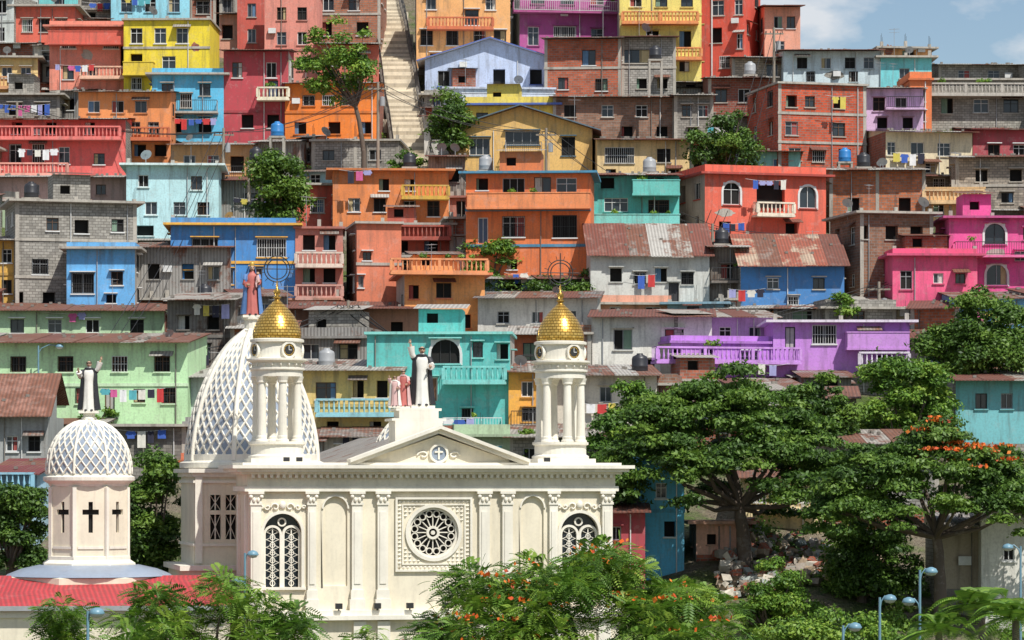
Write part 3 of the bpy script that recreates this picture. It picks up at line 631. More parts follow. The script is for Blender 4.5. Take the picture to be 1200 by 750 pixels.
def tree(name,u0,v0,u1,v1,D,bu,mat=LG,kind='round',ncl=30,nl=500,size=.13,tr=.25,flow=0,frond=False,rcf=.3,depf=.75,fx=(-9,9),fz=-9,lowf=.8):
    A=P(u0,v0,D); B=P(u1,v1,D); c=(A+B)/2; a=(B.x-A.x)/2; h=(A.z-B.z)/2; bx=(bu-600)/F*D
    E=empty(name,(bx,D,tz(bx,D)-.2)); off=Vector(E.location)
    cen=[]; rad=[]; pn=[]
    rc=rcf*math.sqrt(a*h)
    while len(cen)<ncl:
        p=NR.uniform(-1,1,3); q=np.linalg.norm(p)
        if kind=='umbrella':
            rr=math.hypot(p[0],p[1])
            if rr>1: continue
            p[2]=(1-rr**2.4)*1.25-.42-abs(NR.normal())*.33+NR.uniform(0,.12)+.12*math.sin(p[0]*9+1)
            if p[2]<-1: continue
        else:
            if q>1: continue
            if q<.35 and NR.random()<.6: continue
        r=rc*NR.uniform(.5,1.35)
        cen.append((c.x+p[0]*max(.1,(a-r*.8)),D+p[1]*max(.1,a*depf-r*.5),c.z+p[2]*max(.1,(h-r*.3)))); rad.append(r); pn.append(p)
    cen=np.array(cen); rad=np.array(rad)
    mb=MB(); mb.M=Matrix.Translation(-off)
    root=Vector((bx,D,tz(bx,D)-.3)); low=Vector((c.x*.35+bx*.65,D,c.z-h*lowf))
    if low.z<root.z+1: low.z=root.z+1
    limb(mb,root,low,tr*1.25,tr*.8,.04)
    idx=NR.permutation(ncl)[:min(ncl,16)]
    for i in idx:
        mid=low.lerp(Vector(cen[i]),.45)+Vector((0,0,-h*.08)); limb(mb,low-Vector((0,0,.1)),mid,tr*.5,tr*.3,.05,5); limb(mb,mid,Vector(cen[i]),tr*.3,tr*.07,.08,5)
    mb.build('trunk_and_limbs',E)
    CC=[];NN=[];SS=[];KK=[];FCn=[]
    flat=.36 if kind=='umbrella' else .62
    for i in range(ncl):
        n=int(nl*(rad[i]/rc)**2); d=unit(NR.normal(size=(n,3))); r=rad[i]*NR.uniform(.05,1,n)[:,None]**.5
        r=r*(1+.38*np.sin(d[:,0:1]*6+i*1.7)*np.cos(d[:,1:2]*5+2*i)+.2*np.sin(d[:,2:3]*9+i))+np.abs(NR.normal(size=(n,1)))*rad[i]*.10
        pp=cen[i]+d*r*np.array([[1.3,1.25,flat]])
        pp[:,2]-=.12*((pp[:,0]-cen[i][0])**2+(pp[:,1]-cen[i][1])**2)/max(.3,rad[i])
        CC.append(pp)
        if frond: NN.append(unit(d*np.array([[1,1,.35]])+NR.normal(size=(n,3))*.35))
        else: NN.append(unit(d*.5+np.array([[0,0,.6]])+NR.normal(size=(n,3))*.5))
        SS.append(size*NR.uniform(.55,1.35,n)); KK.append(np.clip(NR.uniform(.15,.85)+NR.normal(size=n)*.18,0,1))
        if flow and NR.random()<.5 and fx[0]<pn[i][0]<fx[1] and pn[i][2]>fz:
            m_=int(flow*NR.uniform(.3,1.5)); q=NR.normal(size=(m_,3))*rad[i]*.4*np.array([[1.5,1,.25]])+cen[i]+np.array([[0,-rad[i]*.4,rad[i]*flat*.9]]); FCn.append(q)
    C=np.concatenate(CC)-np.array(off)[None]; N=np.concatenate(NN); S=np.concatenate(SS); K=np.concatenate(KK)
    if frond: fronds('leaves',C,N,S,K,mat,E)
    else: leaves('leaves',C,N,S,K,mat,E)
    if FCn:
        q=np.concatenate(FCn)-np.array(off)[None]; leaves('flowers',q,unit(NR.normal(size=(len(q),3))+np.array([[0,-.3,.8]])),NR.uniform(.06,.14,len(q)),NR.random(len(q)),LR,E,.8)
    return E
tree('tall_tree',345,16,448,124,254,428,LB,ncl=46,nl=170,size=.16,tr=.2,rcf=.19,lowf=1.0)
tree('mango_tree',286,170,374,274,240,330,LG,ncl=44,nl=360,size=.15,rcf=.26)
tree('hillside_tree',500,104,558,190,257,532,LG,ncl=26,nl=300,size=.15,rcf=.28)
tree('hillside_tree',800,128,904,210,252,850,LG,ncl=38,nl=340,size=.15,rcf=.26)
tree('hillside_tree',534,266,612,348,231,575,LB,ncl=28,nl=280,size=.14,rcf=.26)
tree('hillside_tree',650,316,720,364,228,686,LG,ncl=16,nl=330,size=.13)
tree('hillside_tree',455,170,502,214,256,478,LB,ncl=8,nl=250,size=.13)
tree('shrub_tree',594,504,644,550,188,618,LB,ncl=14,nl=320,size=.11)
tree('shrub_tree',372,522,414,552,190,393,LB,ncl=8,nl=260,size=.11)
tree('shrub_tree',975,335,1010,375,222,992,LB,ncl=8,nl=260,size=.12)
tree('shrub_tree',85,470,140,510,196,110,LB,ncl=8,nl=240,size=.11)
tree('shrub_tree',560,322,700,350,228,640,LG,ncl=22,nl=300,size=.12,rcf=.35)
tree('broadleaf_tree',-30,555,60,680,166,10,LG,ncl=50,nl=430,size=.12,rcf=.22)
tree('broadleaf_tree',138,526,224,700,164,180,LG,ncl=56,nl=430,size=.12,rcf=.22)
tree('broadleaf_tree',1060,334,1245,505,200,1150,LG,ncl=120,nl=430,size=.14,rcf=.17)
tree('broadleaf_tree',985,412,1135,540,192,1060,LB,ncl=90,nl=420,size=.13,rcf=.17)
tree('broadleaf_tree',686,438,804,615,182,735,LB,ncl=90,nl=420,size=.13,rcf=.17)
tree('broadleaf_tree',900,436,1015,560,184,960,LG,ncl=64,nl=420,size=.13,rcf=.18)
tree('spreading_rain_tree',690,420,1014,618,170,876,LG,'umbrella',ncl=230,nl=470,size=.13,tr=.36,rcf=.135,lowf=.75)
tree('flame_tree',936,484,1250,648,160,1100,LG,'umbrella',ncl=200,nl=430,size=.12,tr=.3,rcf=.135,flow=40,fx=(-.1,.6),fz=.2,lowf=.75)
tree('flame_tree',450,626,898,830,118,700,LB,'umbrella',ncl=150,nl=62,size=.58,tr=.28,rcf=.16,flow=8,frond=True)
tree('feathery_tree',100,662,394,815,112,250,LB,'umbrella',ncl=64,nl=60,size=.52,tr=.2,rcf=.19,frond=True)
tree('feathery_tree',34,694,100,800,110,66,LB,'round',ncl=14,nl=60,size=.5,tr=.12,rcf=.4,frond=True)
tree('feathery_tree',400,716,470,800,114,440,LB,'round',ncl=12,nl=50,size=.45,tr=.1,rcf=.4,frond=True)
tree('shrub_tree',856,648,950,765,158,905,LB,ncl=44,nl=360,size=.1,rcf=.22)
tree('shrub_tree',946,594,1084,720,165,1010,LG,ncl=60,nl=380,size=.11,rcf=.19)
tree('shrub_tree',866,714,1070,790,135,960,LB,ncl=50,nl=380,size=.1,rcf=.26)
def bushes():
    E=empty('hillside_bushes'); CC=[];NN=[];KK=[]
    pts=[(R.uniform(880,1200),R.uniform(610,740)) for _ in range(110)]+[(R.uniform(0,1200),R.uniform(60,540)) for _ in range(140)]+[(R.choice([438,512])+R.uniform(-6,6),R.uniform(30,200)) for _ in range(24)]
    items=[]
    for (u,v) in pts:
        D=Dv(v)-R.uniform(0,1.2); x=(u-600)/F*D; items.append(((x,D,tz(x,D)),R.uniform(.5,1.2),220))
    for (p,r) in PLANTS: items.append((tuple(p),r,50))
    for (p,r,n) in items:
        d=unit(NR.normal(size=(n,3))); d[:,2]=abs(d[:,2]); CC.append(np.array([p])+d*r*NR.uniform(.3,1,n)[:,None]); NN.append(unit(d+NR.normal(size=(n,3))*.5)); KK.append(np.clip(R.uniform(.3,.8)+NR.normal(size=n)*.15,0,1))
    C=np.concatenate(CC); leaves('bush_leaves',C,np.concatenate(NN),NR.uniform(.07,.16,len(C)),np.concatenate(KK),LB,E)
bushes()
def palm(u,v,D,s=1.0,name='palm_tree'):
    p=P(u,v,D); z0=tz(p.x,D); E=empty(name,(p.x,D,z0)); mb=MB(); H=p.z-z0
    mb.tube([(0,0,-.3),(.1,0,H*.5),(0,0,H)],[.22,.17,.14],8,BARK); mb.build('trunk',E)
    out=[];col=[]
    for k in range(26):
        az=2*math.pi*k/26*2.6+R.uniform(-.2,.2); el=R.uniform(.1,1.3); L=R.uniform(2.2,3.0)*s
        d=np.array([math.cos(az)*math.cos(el),math.sin(az)*math.cos(el),math.sin(el)]); sd=np.array([-math.sin(az),math.cos(az),0])
        for i in range(26):
            t=(i+1)/26; q=np.array([0,0,H])+d*L*t-np.array([0,0,1])*L*.75*t*t; ll=.75*s*math.sin(math.pi*(.1+.85*t))
            for sg in (-1,1):
                dd=sd*sg+d*.5+np.array([0,0,-.45]); dd/=np.linalg.norm(dd); w=d*.045*s
                out.append([q-w,q+dd*ll*.5-w,q+dd*ll,q+dd*ll*.4+w]); col.append(min(1,max(0,.5+R.gauss(0,.18))))
    V=np.array(out).reshape(-1,3); fast('fronds',V,len(col),np.array(col),LB,E)
palm(1150,712,128); palm(1100,738,126,.8); palm(1190,725,124,.9)
# ------------------------------------------------------------ church
CW=paint('efe5cc',.24,.7,.95); CT=paint('f3eddd',.2,.7,.95); CG=paint('9fadc0',.25,.4,.8)
GOLD,nt,b=base('gold_scales',.28); b.inputs['Metallic'].default_value=.8
uv=nn(nt,'ShaderNodeTexCoord').outputs['UV']; t=nn(nt,'ShaderNodeTexBrick'); nt.links.new(uv,t.inputs['Vector'])
t.inputs['Scale'].default_value=1; t.inputs['Brick Width'].default_value=.22; t.inputs['Row Height'].default_value=.14; t.inputs['Mortar Size'].default_value=.016
t.inputs['Color1'].default_value=(.95,.62,.16,1); t.inputs['Color2'].default_value=(.75,.44,.09,1); t.inputs['Mortar'].default_value=(.3,.14,.02,1)
nt.links.new(t.outputs['Color'],b.inputs['Base Color']); bp=nn(nt,'ShaderNodeBump'); bp.invert=True; bp.inputs['Distance'].default_value=.04; nt.links.new(t.outputs['Fac'],bp.inputs['Height']); nt.links.new(bp.outputs[0],b.inputs['Normal'])
TH=math.radians(12); OX=(292-600)/25.0; ct,st=math.cos(TH),math.sin(TH)
def cx(u): return ((u-600)*150-F*OX)/(F*ct-(u-600)*st)
def cz(v): return 14+(560-v)/25.0
CH=empty('church',(OX,150,0),TH)
L=cx(718)
def holed(mb,x0,x1,z0,z1,curve,depth,mat,back=None,y=0.0):
    c=Vector(((x0+x1)/2,(z0+z1)/2)); 
    cu=list(curve)
    def outer(p):
        d=Vector(p)-c; k=1e9
        if abs(d.x)>1e-9: k=min(k,((x1-c.x) if d.x>0 else (c.x-x0))/abs(d.x))
        if abs(d.y)>1e-9: k=min(k,((z1-c.y) if d.y>0 else (c.y-z0))/abs(d.y))
        return c+d*k
    n=len(cu); res=[]
    for i in range(n):
        a=Vector(cu[i]); b_=Vector(cu[(i+1)%n]); res.append(a)
        for cr in ((x0,z0),(x1,z0),(x1,z1),(x0,z1)):
            r=Vector(cr)-c; da=a-c; db=b_-c
            cra=da.x*r.y-da.y*r.x; crb=r.x*db.y-r.y*db.x
            if cra>1e-6 and crb>1e-6 and da.dot(r)>0:
                e=b_-a; den=r.x*e.y-r.y*e.x
                if abs(den)>1e-9:
                    tt=((a-c).x*r.y-(a-c).y*r.x)/den*1.0
                    if 0<tt<1: res.append(a+e*tt)
    n=len(res)
    for i in range(n):
        a=res[i]; b_=res[(i+1)%n]; oa=outer(a); ob=outer(b_)
        mb.poly([(a.x,y,a.y),(b_.x,y,b_.y),(ob.x,y,ob.y),(oa.x,y,oa.y)],mat)
        mb.poly([(a.x,y,a.y),(b_.x,y,b_.y),(b_.x,y+depth,b_.y),(a.x,y+depth,a.y)],mat)
    if back: mb.poly([(x0,y+depth,z0),(x1,y+depth,z0),(x1,y+depth,z1),(x0,y+depth,z1)],back)
def archc(x0,x1,z0,z1,n=16):
    r=(x1-x0)/2; xc=(x0+x1)/2
    return [(x0,z0),(x1,z0)]+[(xc+r*math.cos(math.pi*i/n),z1-r+r*math.sin(math.pi*i/n)) for i in range(n+1)]
def ringm(mb,xc,zc,r0,r1,y0,y1,mat,n=40,a0=0,a1=2*math.pi):
    for i in range(n):
        t0=a0+(a1-a0)*i/n; t1=a0+(a1-a0)*(i+1)/n
        q=lambda t,r,y:(xc+r*math.cos(t),y,zc+r*math.sin(t))
        mb.poly([q(t0,r0,y0),q(t1,r0,y0),q(t1,r1,y0),q(t0,r1,y0)],mat)
        mb.poly([q(t0,r1,y0),q(t1,r1,y0),q(t1,r1,y1),q(t0,r1,y1)],mat); mb.poly([q(t0,r0,y0),q(t1,r0,y0),q(t1,r0,y1),q(t0,r0,y1)],mat)
wall=MB(); orn=MB()
wl=(cx(306),cx(356),cz(690),cz(600),'n'); wr=(cx(654),cx(704),cz(690),cz(600),'n'); nl_=(cx(376),cx(410),cz(690),cz(580),'n'); nr_=(cx(608),cx(640),cz(690),cz(580),'n')
xr=cx(508); rz_=cz(625); rr_=1.2; ro=(xr-rr_-.1,xr+rr_+.1,rz_-rr_-.1,rz_+rr_+.1,'n')
ops=[wl,wr,nl_,nr_,ro]
facade(wall,Matrix.Identity(4),L,cz(716),cz(573),ops,CW,reveal=0.02)
for o in (wl,wr):
    x0,x1,z0,z1=o[:4]; a0,a1=x0+.12,x1-.12; b0,b1=z0+.06,z1-.08
    holed(wall,x0,x1,z0,z1,archc(a0,a1,b0,b1),.35,CW,GLASS)
    r=(a1-a0)/2; xc=(a0+a1)/2; zs=b1-r
    ringm(orn,xc,zs,r,r+.14,-.1,0,CT,20,0,math.pi); orn.box(a0-.14,a0,-.1,-.002,b0,zs,CT); orn.box(a1,a1+.14,-.1,-.002,b0,zs,CT)
    hw=r/2
    for xx in (a0+hw,a1-hw):
        ringm(orn,xx,zs-.1,hw-.11,hw-.0,.12,.3,CT,12,0,math.pi); orn.box(xx-hw,xx-hw+.11,.12,.3,b0,zs-.1,CT); orn.box(xx+hw-.11,xx+hw,.122,.302,b0,zs-.1,CT)
        orn.box(xx-.025,xx+.025,.2,.24,b0,zs+.2,CT)
        nz=int((zs-b0)/.36)
        for k in range(nz):
            z=b0+.18+k*.36; ringm(orn,xx,z,.10,.135,.19,.23,CT,10)
            for sg in(-1,1): orn.tube([(xx,.21,z+.12),(xx+sg*(hw-.1),.21,z+.28)],.014,4,CT); orn.tube([(xx,.21,z+.4),(xx+sg*(hw-.1),.21,z+.22)],.014,4,CT)
    ringm(orn,xc,zs+r*.55,.14,.21,.16,.3,CT,16)
    orn.box(a0-.2,a1+.2,-.16,-.002,b0-.12,b0,CT)
    zo=z1+.22
    orn.ball((xc,-.06,zo+.1),(.16,.1,.2),CT)
    for sg in(-1,1):
        for q,(ox,sc) in enumerate(((.35,.2),(.72,.14),(1.0,.1))):
            orn.tube([(xc+sg*(ox+sc*math.cos(t_)*(1-t_/9)),-.07,zo+sc*math.sin(t_)*(1-t_/9)*(-1)**q) for t_ in [i*.55 for i in range(12)]],.045,5,CT)
for o in (nl_,nr_):
    x0,x1,z0,z1=o[:4]; holed(wall,x0,x1,z0,z1,archc(x0+.12,x1-.12,z0+.1,z1-.08),.14,CW,CW)
    r=(x1-x0-.24)/2; ringm(orn,(x0+x1)/2,z1-.08-r,r,r+.08,-.07,0,CT,20,0,math.pi)
holed(wall,ro[0],ro[1],ro[2],ro[3],[(xr+rr_*math.cos(2*math.pi*i/40),rz_+rr_*math.sin(2*math.pi*i/40)) for i in range(40)],.35,CW,DARK)
ringm(orn,xr,rz_,rr_,rr_+.16,-.1,0,CT); ringm(orn,xr,rz_,rr_-.12,rr_-.0,.05,.3,CT); ringm(orn,xr,rz_,.2,.32,.1,.28,CT,20); ringm(orn,xr,rz_,.0,.1,.1,.28,CT,20)
for k in range(16):
    a=2*math.pi*k/16; orn.tube([(xr+.3*math.cos(a),.2,rz_+.3*math.sin(a)),(xr+.85*math.cos(a),.2,rz_+.85*math.sin(a))],[.03,.035],5,CT)
    am_=a+math.pi/16; ringm(orn,xr+.9*math.cos(am_),rz_+.9*math.sin(am_),.13,.175,.12,.26,CT,10)
sx0,sx1,sz0,sz1=cx(463),cx(553),cz(671),cz(583)
for (e,wd,pr) in ((0,.1,.14),(.32,.06,.07)):
    a,b_,c_,d=sx0+e,sx1-e,sz0+e,sz1-e
    orn.box(a,b_,-pr,-.002,d-wd,d,CT); orn.box(a,b_,-pr,-.002,c_,c_+wd,CT); orn.box(a,a+wd,-pr,-.002,c_+wd,d-wd,CT); orn.box(b_-wd,b_,-pr,-.002,c_+wd,d-wd,CT)
def stud(x,z,r,h):
    A=[(x-r,-.002,z),(x,-.002,z-r),(x+r,-.002,z),(x,-.002,z+r)]; T_=(x,-h,z)
    for i in range(4): orn.poly([A[i],A[(i+1)%4],T_],CT)
n=int((sx1-sx0)/.22)
for i in range(n+1):
    q=i/n
    for (x,z) in ((sx0+.21+(sx1-sx0-.42)*q,sz0+.2),(sx0+.21+(sx1-sx0-.42)*q,sz1-.21),(sx0+.21,sz0+.2+(sz1-sz0-.42)*q),(sx1-.21,sz0+.2+(sz1-sz0-.42)*q)): stud(x,z,.1,.09)
for i in range(14):
    for j in range(14):
        x=sx0+.5+(sx1-sx0-1)*i/13; z=sz0+.5+(sz1-sz0-1)*j/13
        if math.hypot(x-xr,z-rz_)>rr_+.28: stud(x,z,.085,.1)
for u in (300,365,418,448,567,594,648,710):
    x=cx(u); w=.25
    if u==710: x=L-.3
    if u==300: x=.3
    if u in (365,648): w=.2
    orn.box(x-w,x+w,-.2,-.002,cz(692),cz(592),CT); orn.box(x-w*.6,x+w*.6,-.24,-.202,cz(685),cz(600),CT)
    orn.box(x-w-.06,x+w+.06,-.27,-.002,cz(703),cz(692)-.002,CT); orn.box(x-w-.12,x+w+.12,-.33,-.002,cz(716),cz(703)-.002,CT)
    orn.box(x-w-.04,x+w+.04,-.25,-.002,cz(592)+.002,cz(589),CT); orn.box(x-w-.12,x+w+.12,-.33,-.002,cz(579),cz(576),CT); orn.box(x-w,x+w,-.22,-.002,cz(589)+.002,cz(579)-.002,CT)
    for sg in(-1,1):
        orn.ball((x+sg*w,-.26,cz(582)),(.1,.09,.1),CT,8,6); orn.ball((x+sg*w*.4,-.26,cz(586)),(.08,.07,.13),CT,8,6)
DB=4.0
def band(mb,pr,z0,z1,mat,x0=0,x1=None,y0=0,y1=DB):
    x1=L if x1 is None else x1; mb.box(x0-pr,x1+pr,y0-pr,y1+pr,z0,z1,mat)
band(orn,.24,cz(576)+.002,cz(570),CT); band(orn,.1,cz(570)+.002,cz(556),CW); band(orn,.38,cz(556)+.002,cz(553),CT); band(orn,.66,cz(553)+.002,cz(549),CT); band(orn,.88,cz(549)+.002,cz(545),CT); band(orn,.35,cz(545)+.002,cz(542),CT)
n=60
for i in range(n): x=(i+.5)*L/n; orn.box(x-.07,x+.07,-.34,-.11,cz(560),cz(556.1),CT)
wall.box(0,L,.36,DB,cz(716),cz(576),CW)
wall.poly([(0,0,cz(716)),(0,.36,cz(716)),(0,.36,cz(576)),(0,0,cz(576))],CW); wall.poly([(L,0,cz(716)),(L,.36,cz(716)),(L,.36,cz(576)),(L,0,cz(576))],CW)
for yy in (.4,DB-.8): orn.box(-.13,-.002,yy,yy+.5,cz(700),cz(580),CT)
band(orn,.45,cz(722),cz(716)-.002,CT); band(orn,.7,cz(727),cz(722)-.002,CT); wall.box(-.3,L+.3,-.3,DB+.3,-2,cz(727)-.002,CW)
for u in (300,365,420,448,567,594,648,706): orn.box(cx(u)-.3,cx(u)+.3,-.5,-.302,-1,cz(729),CT)
wall.box(.6,L-.6,DB+.4,24,0,cz(560),CW); 
x0,x1=cx(412),cx(612); wall.poly([(x0,.4,cz(545)),(x1,.4,cz(545)),((x0+x1)/2,.4,cz(508))],CW); 
for (a,b_) in ((x0,cz(543)),(x1,cz(543))): wall.poly([(a,.4,b_),((x0+x1)/2,.4,cz(506)),((x0+x1)/2,23,cz(506)),(a,23,b_)],tin('9a948c',.2))
px0,px1=cx(408),cx(618); pxm=(px0+px1)/2; zt=cz(502); zb=cz(542)+.002
orn.poly([(px0+.5,-.05,zb),(px1-.5,-.05,zb),(pxm,-.05,zt-.3)],CW)
for sg,xe in ((-1,px0),(1,px1)):
    for (y0,y1,o1,o2) in ((-.7,.45,0,.16),(-.45,.43,-.2,-.002)):
        a=Vector((xe,0,zb)); b_=Vector((pxm,0,zt))
        A=[(a.x,y0,a.z+o1),(b_.x,y0,b_.z+o1),(b_.x,y0,b_.z+o2),(a.x,y0,a.z+o2)]; Bk=[(p[0],y1,p[2]) for p in A]
        orn.poly(A,CT); orn.poly(Bk,CT)
        for i in range(4): orn.poly([A[i],A[(i+1)%4],Bk[(i+1)%4],Bk[i]],CT)
ringm(orn,pxm,cz(531),.36,.46,-.2,-.05,CT,24); ringm(orn,pxm,cz(531),0,.36,-.1,-.05,CG,24); orn.box(pxm-.04,pxm+.04,-.16,-.102,cz(531)-.28,cz(531)+.28,CT); orn.box(pxm-.2,pxm+.2,-.165,-.105,cz(531)+.03,cz(531)+.11,CT)
for sg in(-1,1): orn.tube([(pxm+sg*(.75+.28*math.cos(t_)*(1-t_/9)),-.1,cz(533)+.18*math.sin(t_)*(1-t_/9)) for t_ in [i*.55 for i in range(12)]],.05,5,CT)
for (r,a,b_) in ((1.15,cz(520),cz(492)),(1.3,cz(492)+.002,cz(489)),(.95,cz(489)+.002,cz(480)),(1.1,cz(480)+.002,cz(477))): orn.box(cx(495)-r,cx(495)+r,.9,.9+2*r*.8,a,b_,CT)
def turret(x,y):
    t=MB(); z=lambda v:cz(v)
    t.box(x-1.42,x+1.42,y-1.42,y+1.42,z(542)+.004,z(537),CT); t.lathe(x,y,[(1.38,z(537)),(1.38,z(534)),(1.25,z(532)),(1.25,z(521)),(1.36,z(520)),(1.36,z(517)),(0,z(517))],32,CT)
    for k in range(6):
        a=2*math.pi*k/6+.12; xx=x+1.0*math.sin(a); yy=y-1.0*math.cos(a)
        t.lathe(xx,yy,[(.3,z(517)),(.3,z(515)),(.24,z(514)),(.24,z(511)),(.215,z(510)),(.2,z(480)),(.18,z(448)),(.24,z(447)),(.24,z(445)),(.31,z(440))],16,CT)
    t.lathe(x,y,[(0,z(440)),(1.22,z(440)),(1.22,z(433)),(1.32,z(432)),(1.32,z(430)),(1.2,z(429)),(1.2,z(424)),(1.45,z(421)),(1.45,z(419)),(1.15,z(418)),(1.13,z(400)),(1.28,z(399)),(1.28,z(396)),(1.14,z(395))],40,CT)
    for k in range(20):
        a=2*math.pi*k/20; t.ball((x+1.3*math.sin(a),y-1.3*math.cos(a),z(426)),(.05,.05,.09),CT,6,4)
    for a in (.35,.35+math.pi/2,.35+math.pi,.35-math.pi/2):
        old=t.M; t.M=old@Matrix.Translation((x,y,0))@Matrix.Rotation(a,4,'Z')
        ringm(t,0,z(409),.3,.4,-1.24,-1.1,CT,24); ringm(t,0,z(409),0,.3,-1.19,-1.1,IRON,24)
        ringm(t,0,z(409),.22,.27,-1.2,-1.19,GOLD,24); t.box(-.015,.015,-1.21,-1.2,z(409),z(409)+.22,FW); t.box(0,.15,-1.211,-1.201,z(409)-.015,z(409)+.015,FW)
        t.M=old
    gp=[(1.14,z(397)+.1),(1.16,z(390)),(1.12,z(384)),(1.0,z(376)),(.82,z(368)),(.6,z(361)),(.38,z(355)),(.2,z(351)),(.12,z(348))]
    P2=[]
    for i in range(len(gp)-1):
        for q in range(3): P2.append((gp[i][0]+(gp[i+1][0]-gp[i][0])*q/3,gp[i][1]+(gp[i+1][1]-gp[i][1])*q/3))
    P2.append(gp[-1]); t.lathe(x,y,P2,44,GOLD,True,0,1.16*2*math.pi/44)
    t.lathe(x,y,[(.12,z(348)),(.22,z(346)),(.1,z(344)),(.16,z(341)),(.17,z(338)),(.06,z(335)),(.03,z(326))],12,GOLD,True)
    zc=z(312); t.tube([(x,y,z(328)),(x,y,zc+.95)],.025,6,IRON); t.tube([(x-.95,y,zc),(x+.95,y,zc)],.022,6,IRON)
    for rr in (.62,.48): t.tube([(x+rr*math.cos(2*math.pi*i/28),y,zc+rr*math.sin(2*math.pi*i/28)) for i in range(29)],.028,5,IRON)
    for k in range(12):
        a=math.pi/12+2*math.pi*k/12; t.tube([(x+.62*math.cos(a),y,zc+.62*math.sin(a)),(x+.82*math.cos(a),y,zc+.82*math.sin(a))],.015,4,IRON)
    t.build('bell_turret',CH)
turret(1.55,1.7); turret(15.35,1.7)
def lattice(mb,x,y,prof,nh,twist,rad,mat,off=.05):
    for k in range(nh):
        for sg in(-1,1):
            pts=[]
            for i,(r,z) in enumerate(prof):
                t=i/(len(prof)-1); a=2*math.pi*k/nh+sg*twist*t; pts.append((x+(r+off)*math.sin(a),y-(r+off)*math.cos(a),z))
            mb.tube(pts,rad,4,mat,False)
def ogive(r,z0,h,n=22,p=1.9,tip=.06):
    return [(max(tip*r,r*(1-(i/n)**p)**.62 if i<n else tip*r),z0+h*i/n) for i in range(n+1)]
d=MB(); dx,dy=1.35,9.4; db=14.85
pr=ogive(3.3,db,6.5,24,1.7,.08)
d.lathe(dx,dy,pr,48,CG,True); lattice(d,dx,dy,pr,40,1.35,.055,CT,.03)
for k in range(8):
    a=math.pi/8+2*math.pi*k/8; d.tube([(dx+(r+.06)*math.sin(a),dy-(r+.06)*math.cos(a),z) for r,z in pr],.13,6,CT)
d.lathe(dx,dy,[(3.45,db-.75),(3.45,db-.4),(3.6,db-.35),(3.6,db-.1),(3.38,db),(3.38,db+.3),(3.2,db+.32)],48,CT)
d.lathe(dx,dy,[(.5,db+6.2),(.5,db+6.5),(.38,db+6.55),(.38,db+7.0),(.5,db+7.05),(.5,db+7.15),(0,db+7.15)],12,CT)
d.build('lattice_dome',CH)
d=MB(); pr2=ogive(1.7,14.6,2.6,16,1.7,.08); d.lathe(9.5,12,pr2,32,CG,True); lattice(d,9.5,12,pr2,20,1.3,.05,CT,.02); d.build('rear_dome',CH)
X0,X1,Y0,Y1=dx-3.2,dx+3.2,dy-3.2,dy+3.2
ow=[]
z_=lambda v:14+(560-v)*156/3750
for xx in (1.0,1.75): ow+= [(xx-.26,xx+.26,z_(632),z_(603),'n'),(xx-.26,xx+.26,z_(598),z_(580),'n')]
blk=MB()
facade(blk,Matrix.Translation((X0,Y0,0)),6.4,z_(662),db-.8,ow,CW,.3)
for o in ow:
    blk.box(X0+o[0],X0+o[1],Y0+.28,Y0+.3,o[2],o[3],DARK); xm=X0+(o[0]+o[1])/2; blk.box(xm-.03,xm+.03,Y0+.15,Y0+.2,o[2],o[3],CT); blk.tube([(X0+o[0],Y0+.17,o[2]),(X0+o[1],Y0+.17,o[3])],.02,4,CT); blk.tube([(X0+o[1],Y0+.17,o[2]),(X0+o[0],Y0+.17,o[3])],.02,4,CT)
blk.box(X0,X1,Y0+.31,Y1,z_(662),db-.8,CW); 
for (pr_,a,b_) in ((.15,db-.8,db-.6),(.35,db-.598,db-.4),(.1,z_(566),z_(563)),(.1,z_(640),z_(637))): blk.box(X0-pr_,X1+pr_,Y0-pr_,Y1+pr_,a,b_,CT)
for xx in (X0,X0+2.3): blk.box(xx-.004,xx+.35,Y0-.12,Y0-.002,z_(660),db-.81,CT)
blk.box(X0-.6,X1+.3,Y0-.8,Y1+.3,0,z_(668),CW); blk.box(X0-.85,X1+.4,Y0-1.05,Y1+.4,z_(668)+.002,z_(662),CT)
blk.build('crossing_block',CH)
wall.build('walls',CH); orn.build('ornament_and_cornices',CH)
fl=MB()
for u in (345,395,440,478,520,560,600,640,690):
    x=cx(u); z=cz(716); fl.box(x-.16,x+.16,-.66,-.4,z+.08,z+.34,IRON); fl.box(x-.03,x+.03,-.55,-.5,z,z+.08,IRON); fl.box(x-.13,x+.13,-.39,-.385,z+.11,z+.31,FG)
for u in (335,350,600,640): x=cx(u); z=cz(542); fl.box(x-.14,x+.14,-.3,-.1,z+.05,z+.25,IRON)
fl.build('floodlights',CH)
CP=empty('domed_chapel',((101-600)/25.0,151,0),math.radians(10)); c=MB()
pr=[(2.0*math.sqrt(max(0,1-(i/16)**2.2)) if i<16 else .12,cz(555)+2.55*i/16) for i in range(17)]; pr=[(max(.12,r),z) for r,z in pr]
c.lathe(0,0,pr,40,CG,True); lattice(c,0,0,pr,28,.95,.045,CT,.02)
for k in range(8):
    a=math.pi/8+2*math.pi*k/8; c.tube([((r+.03)*math.sin(a),-(r+.03)*math.cos(a),z) for r,z in pr],.07,5,CT)
c.lathe(0,0,[(.3,cz(492)),(.36,cz(491)),(.36,cz(489)),(.28,cz(488)),(.28,cz(484)),(0,cz(484))],12,CT)
c.lathe(0,0,[(1.85,cz(570)),(1.9,cz(567)),(2.15,cz(563)),(2.15,cz(559)),(2.0,cz(557)),(2.0,cz(554)),(1.9,cz(553))],32,CT)
c.build('lattice_dome',CP); c=MB(); a8=math.pi/8; rr=1.95; ap=rr*math.cos(a8); sw=2*rr*math.sin(a8)
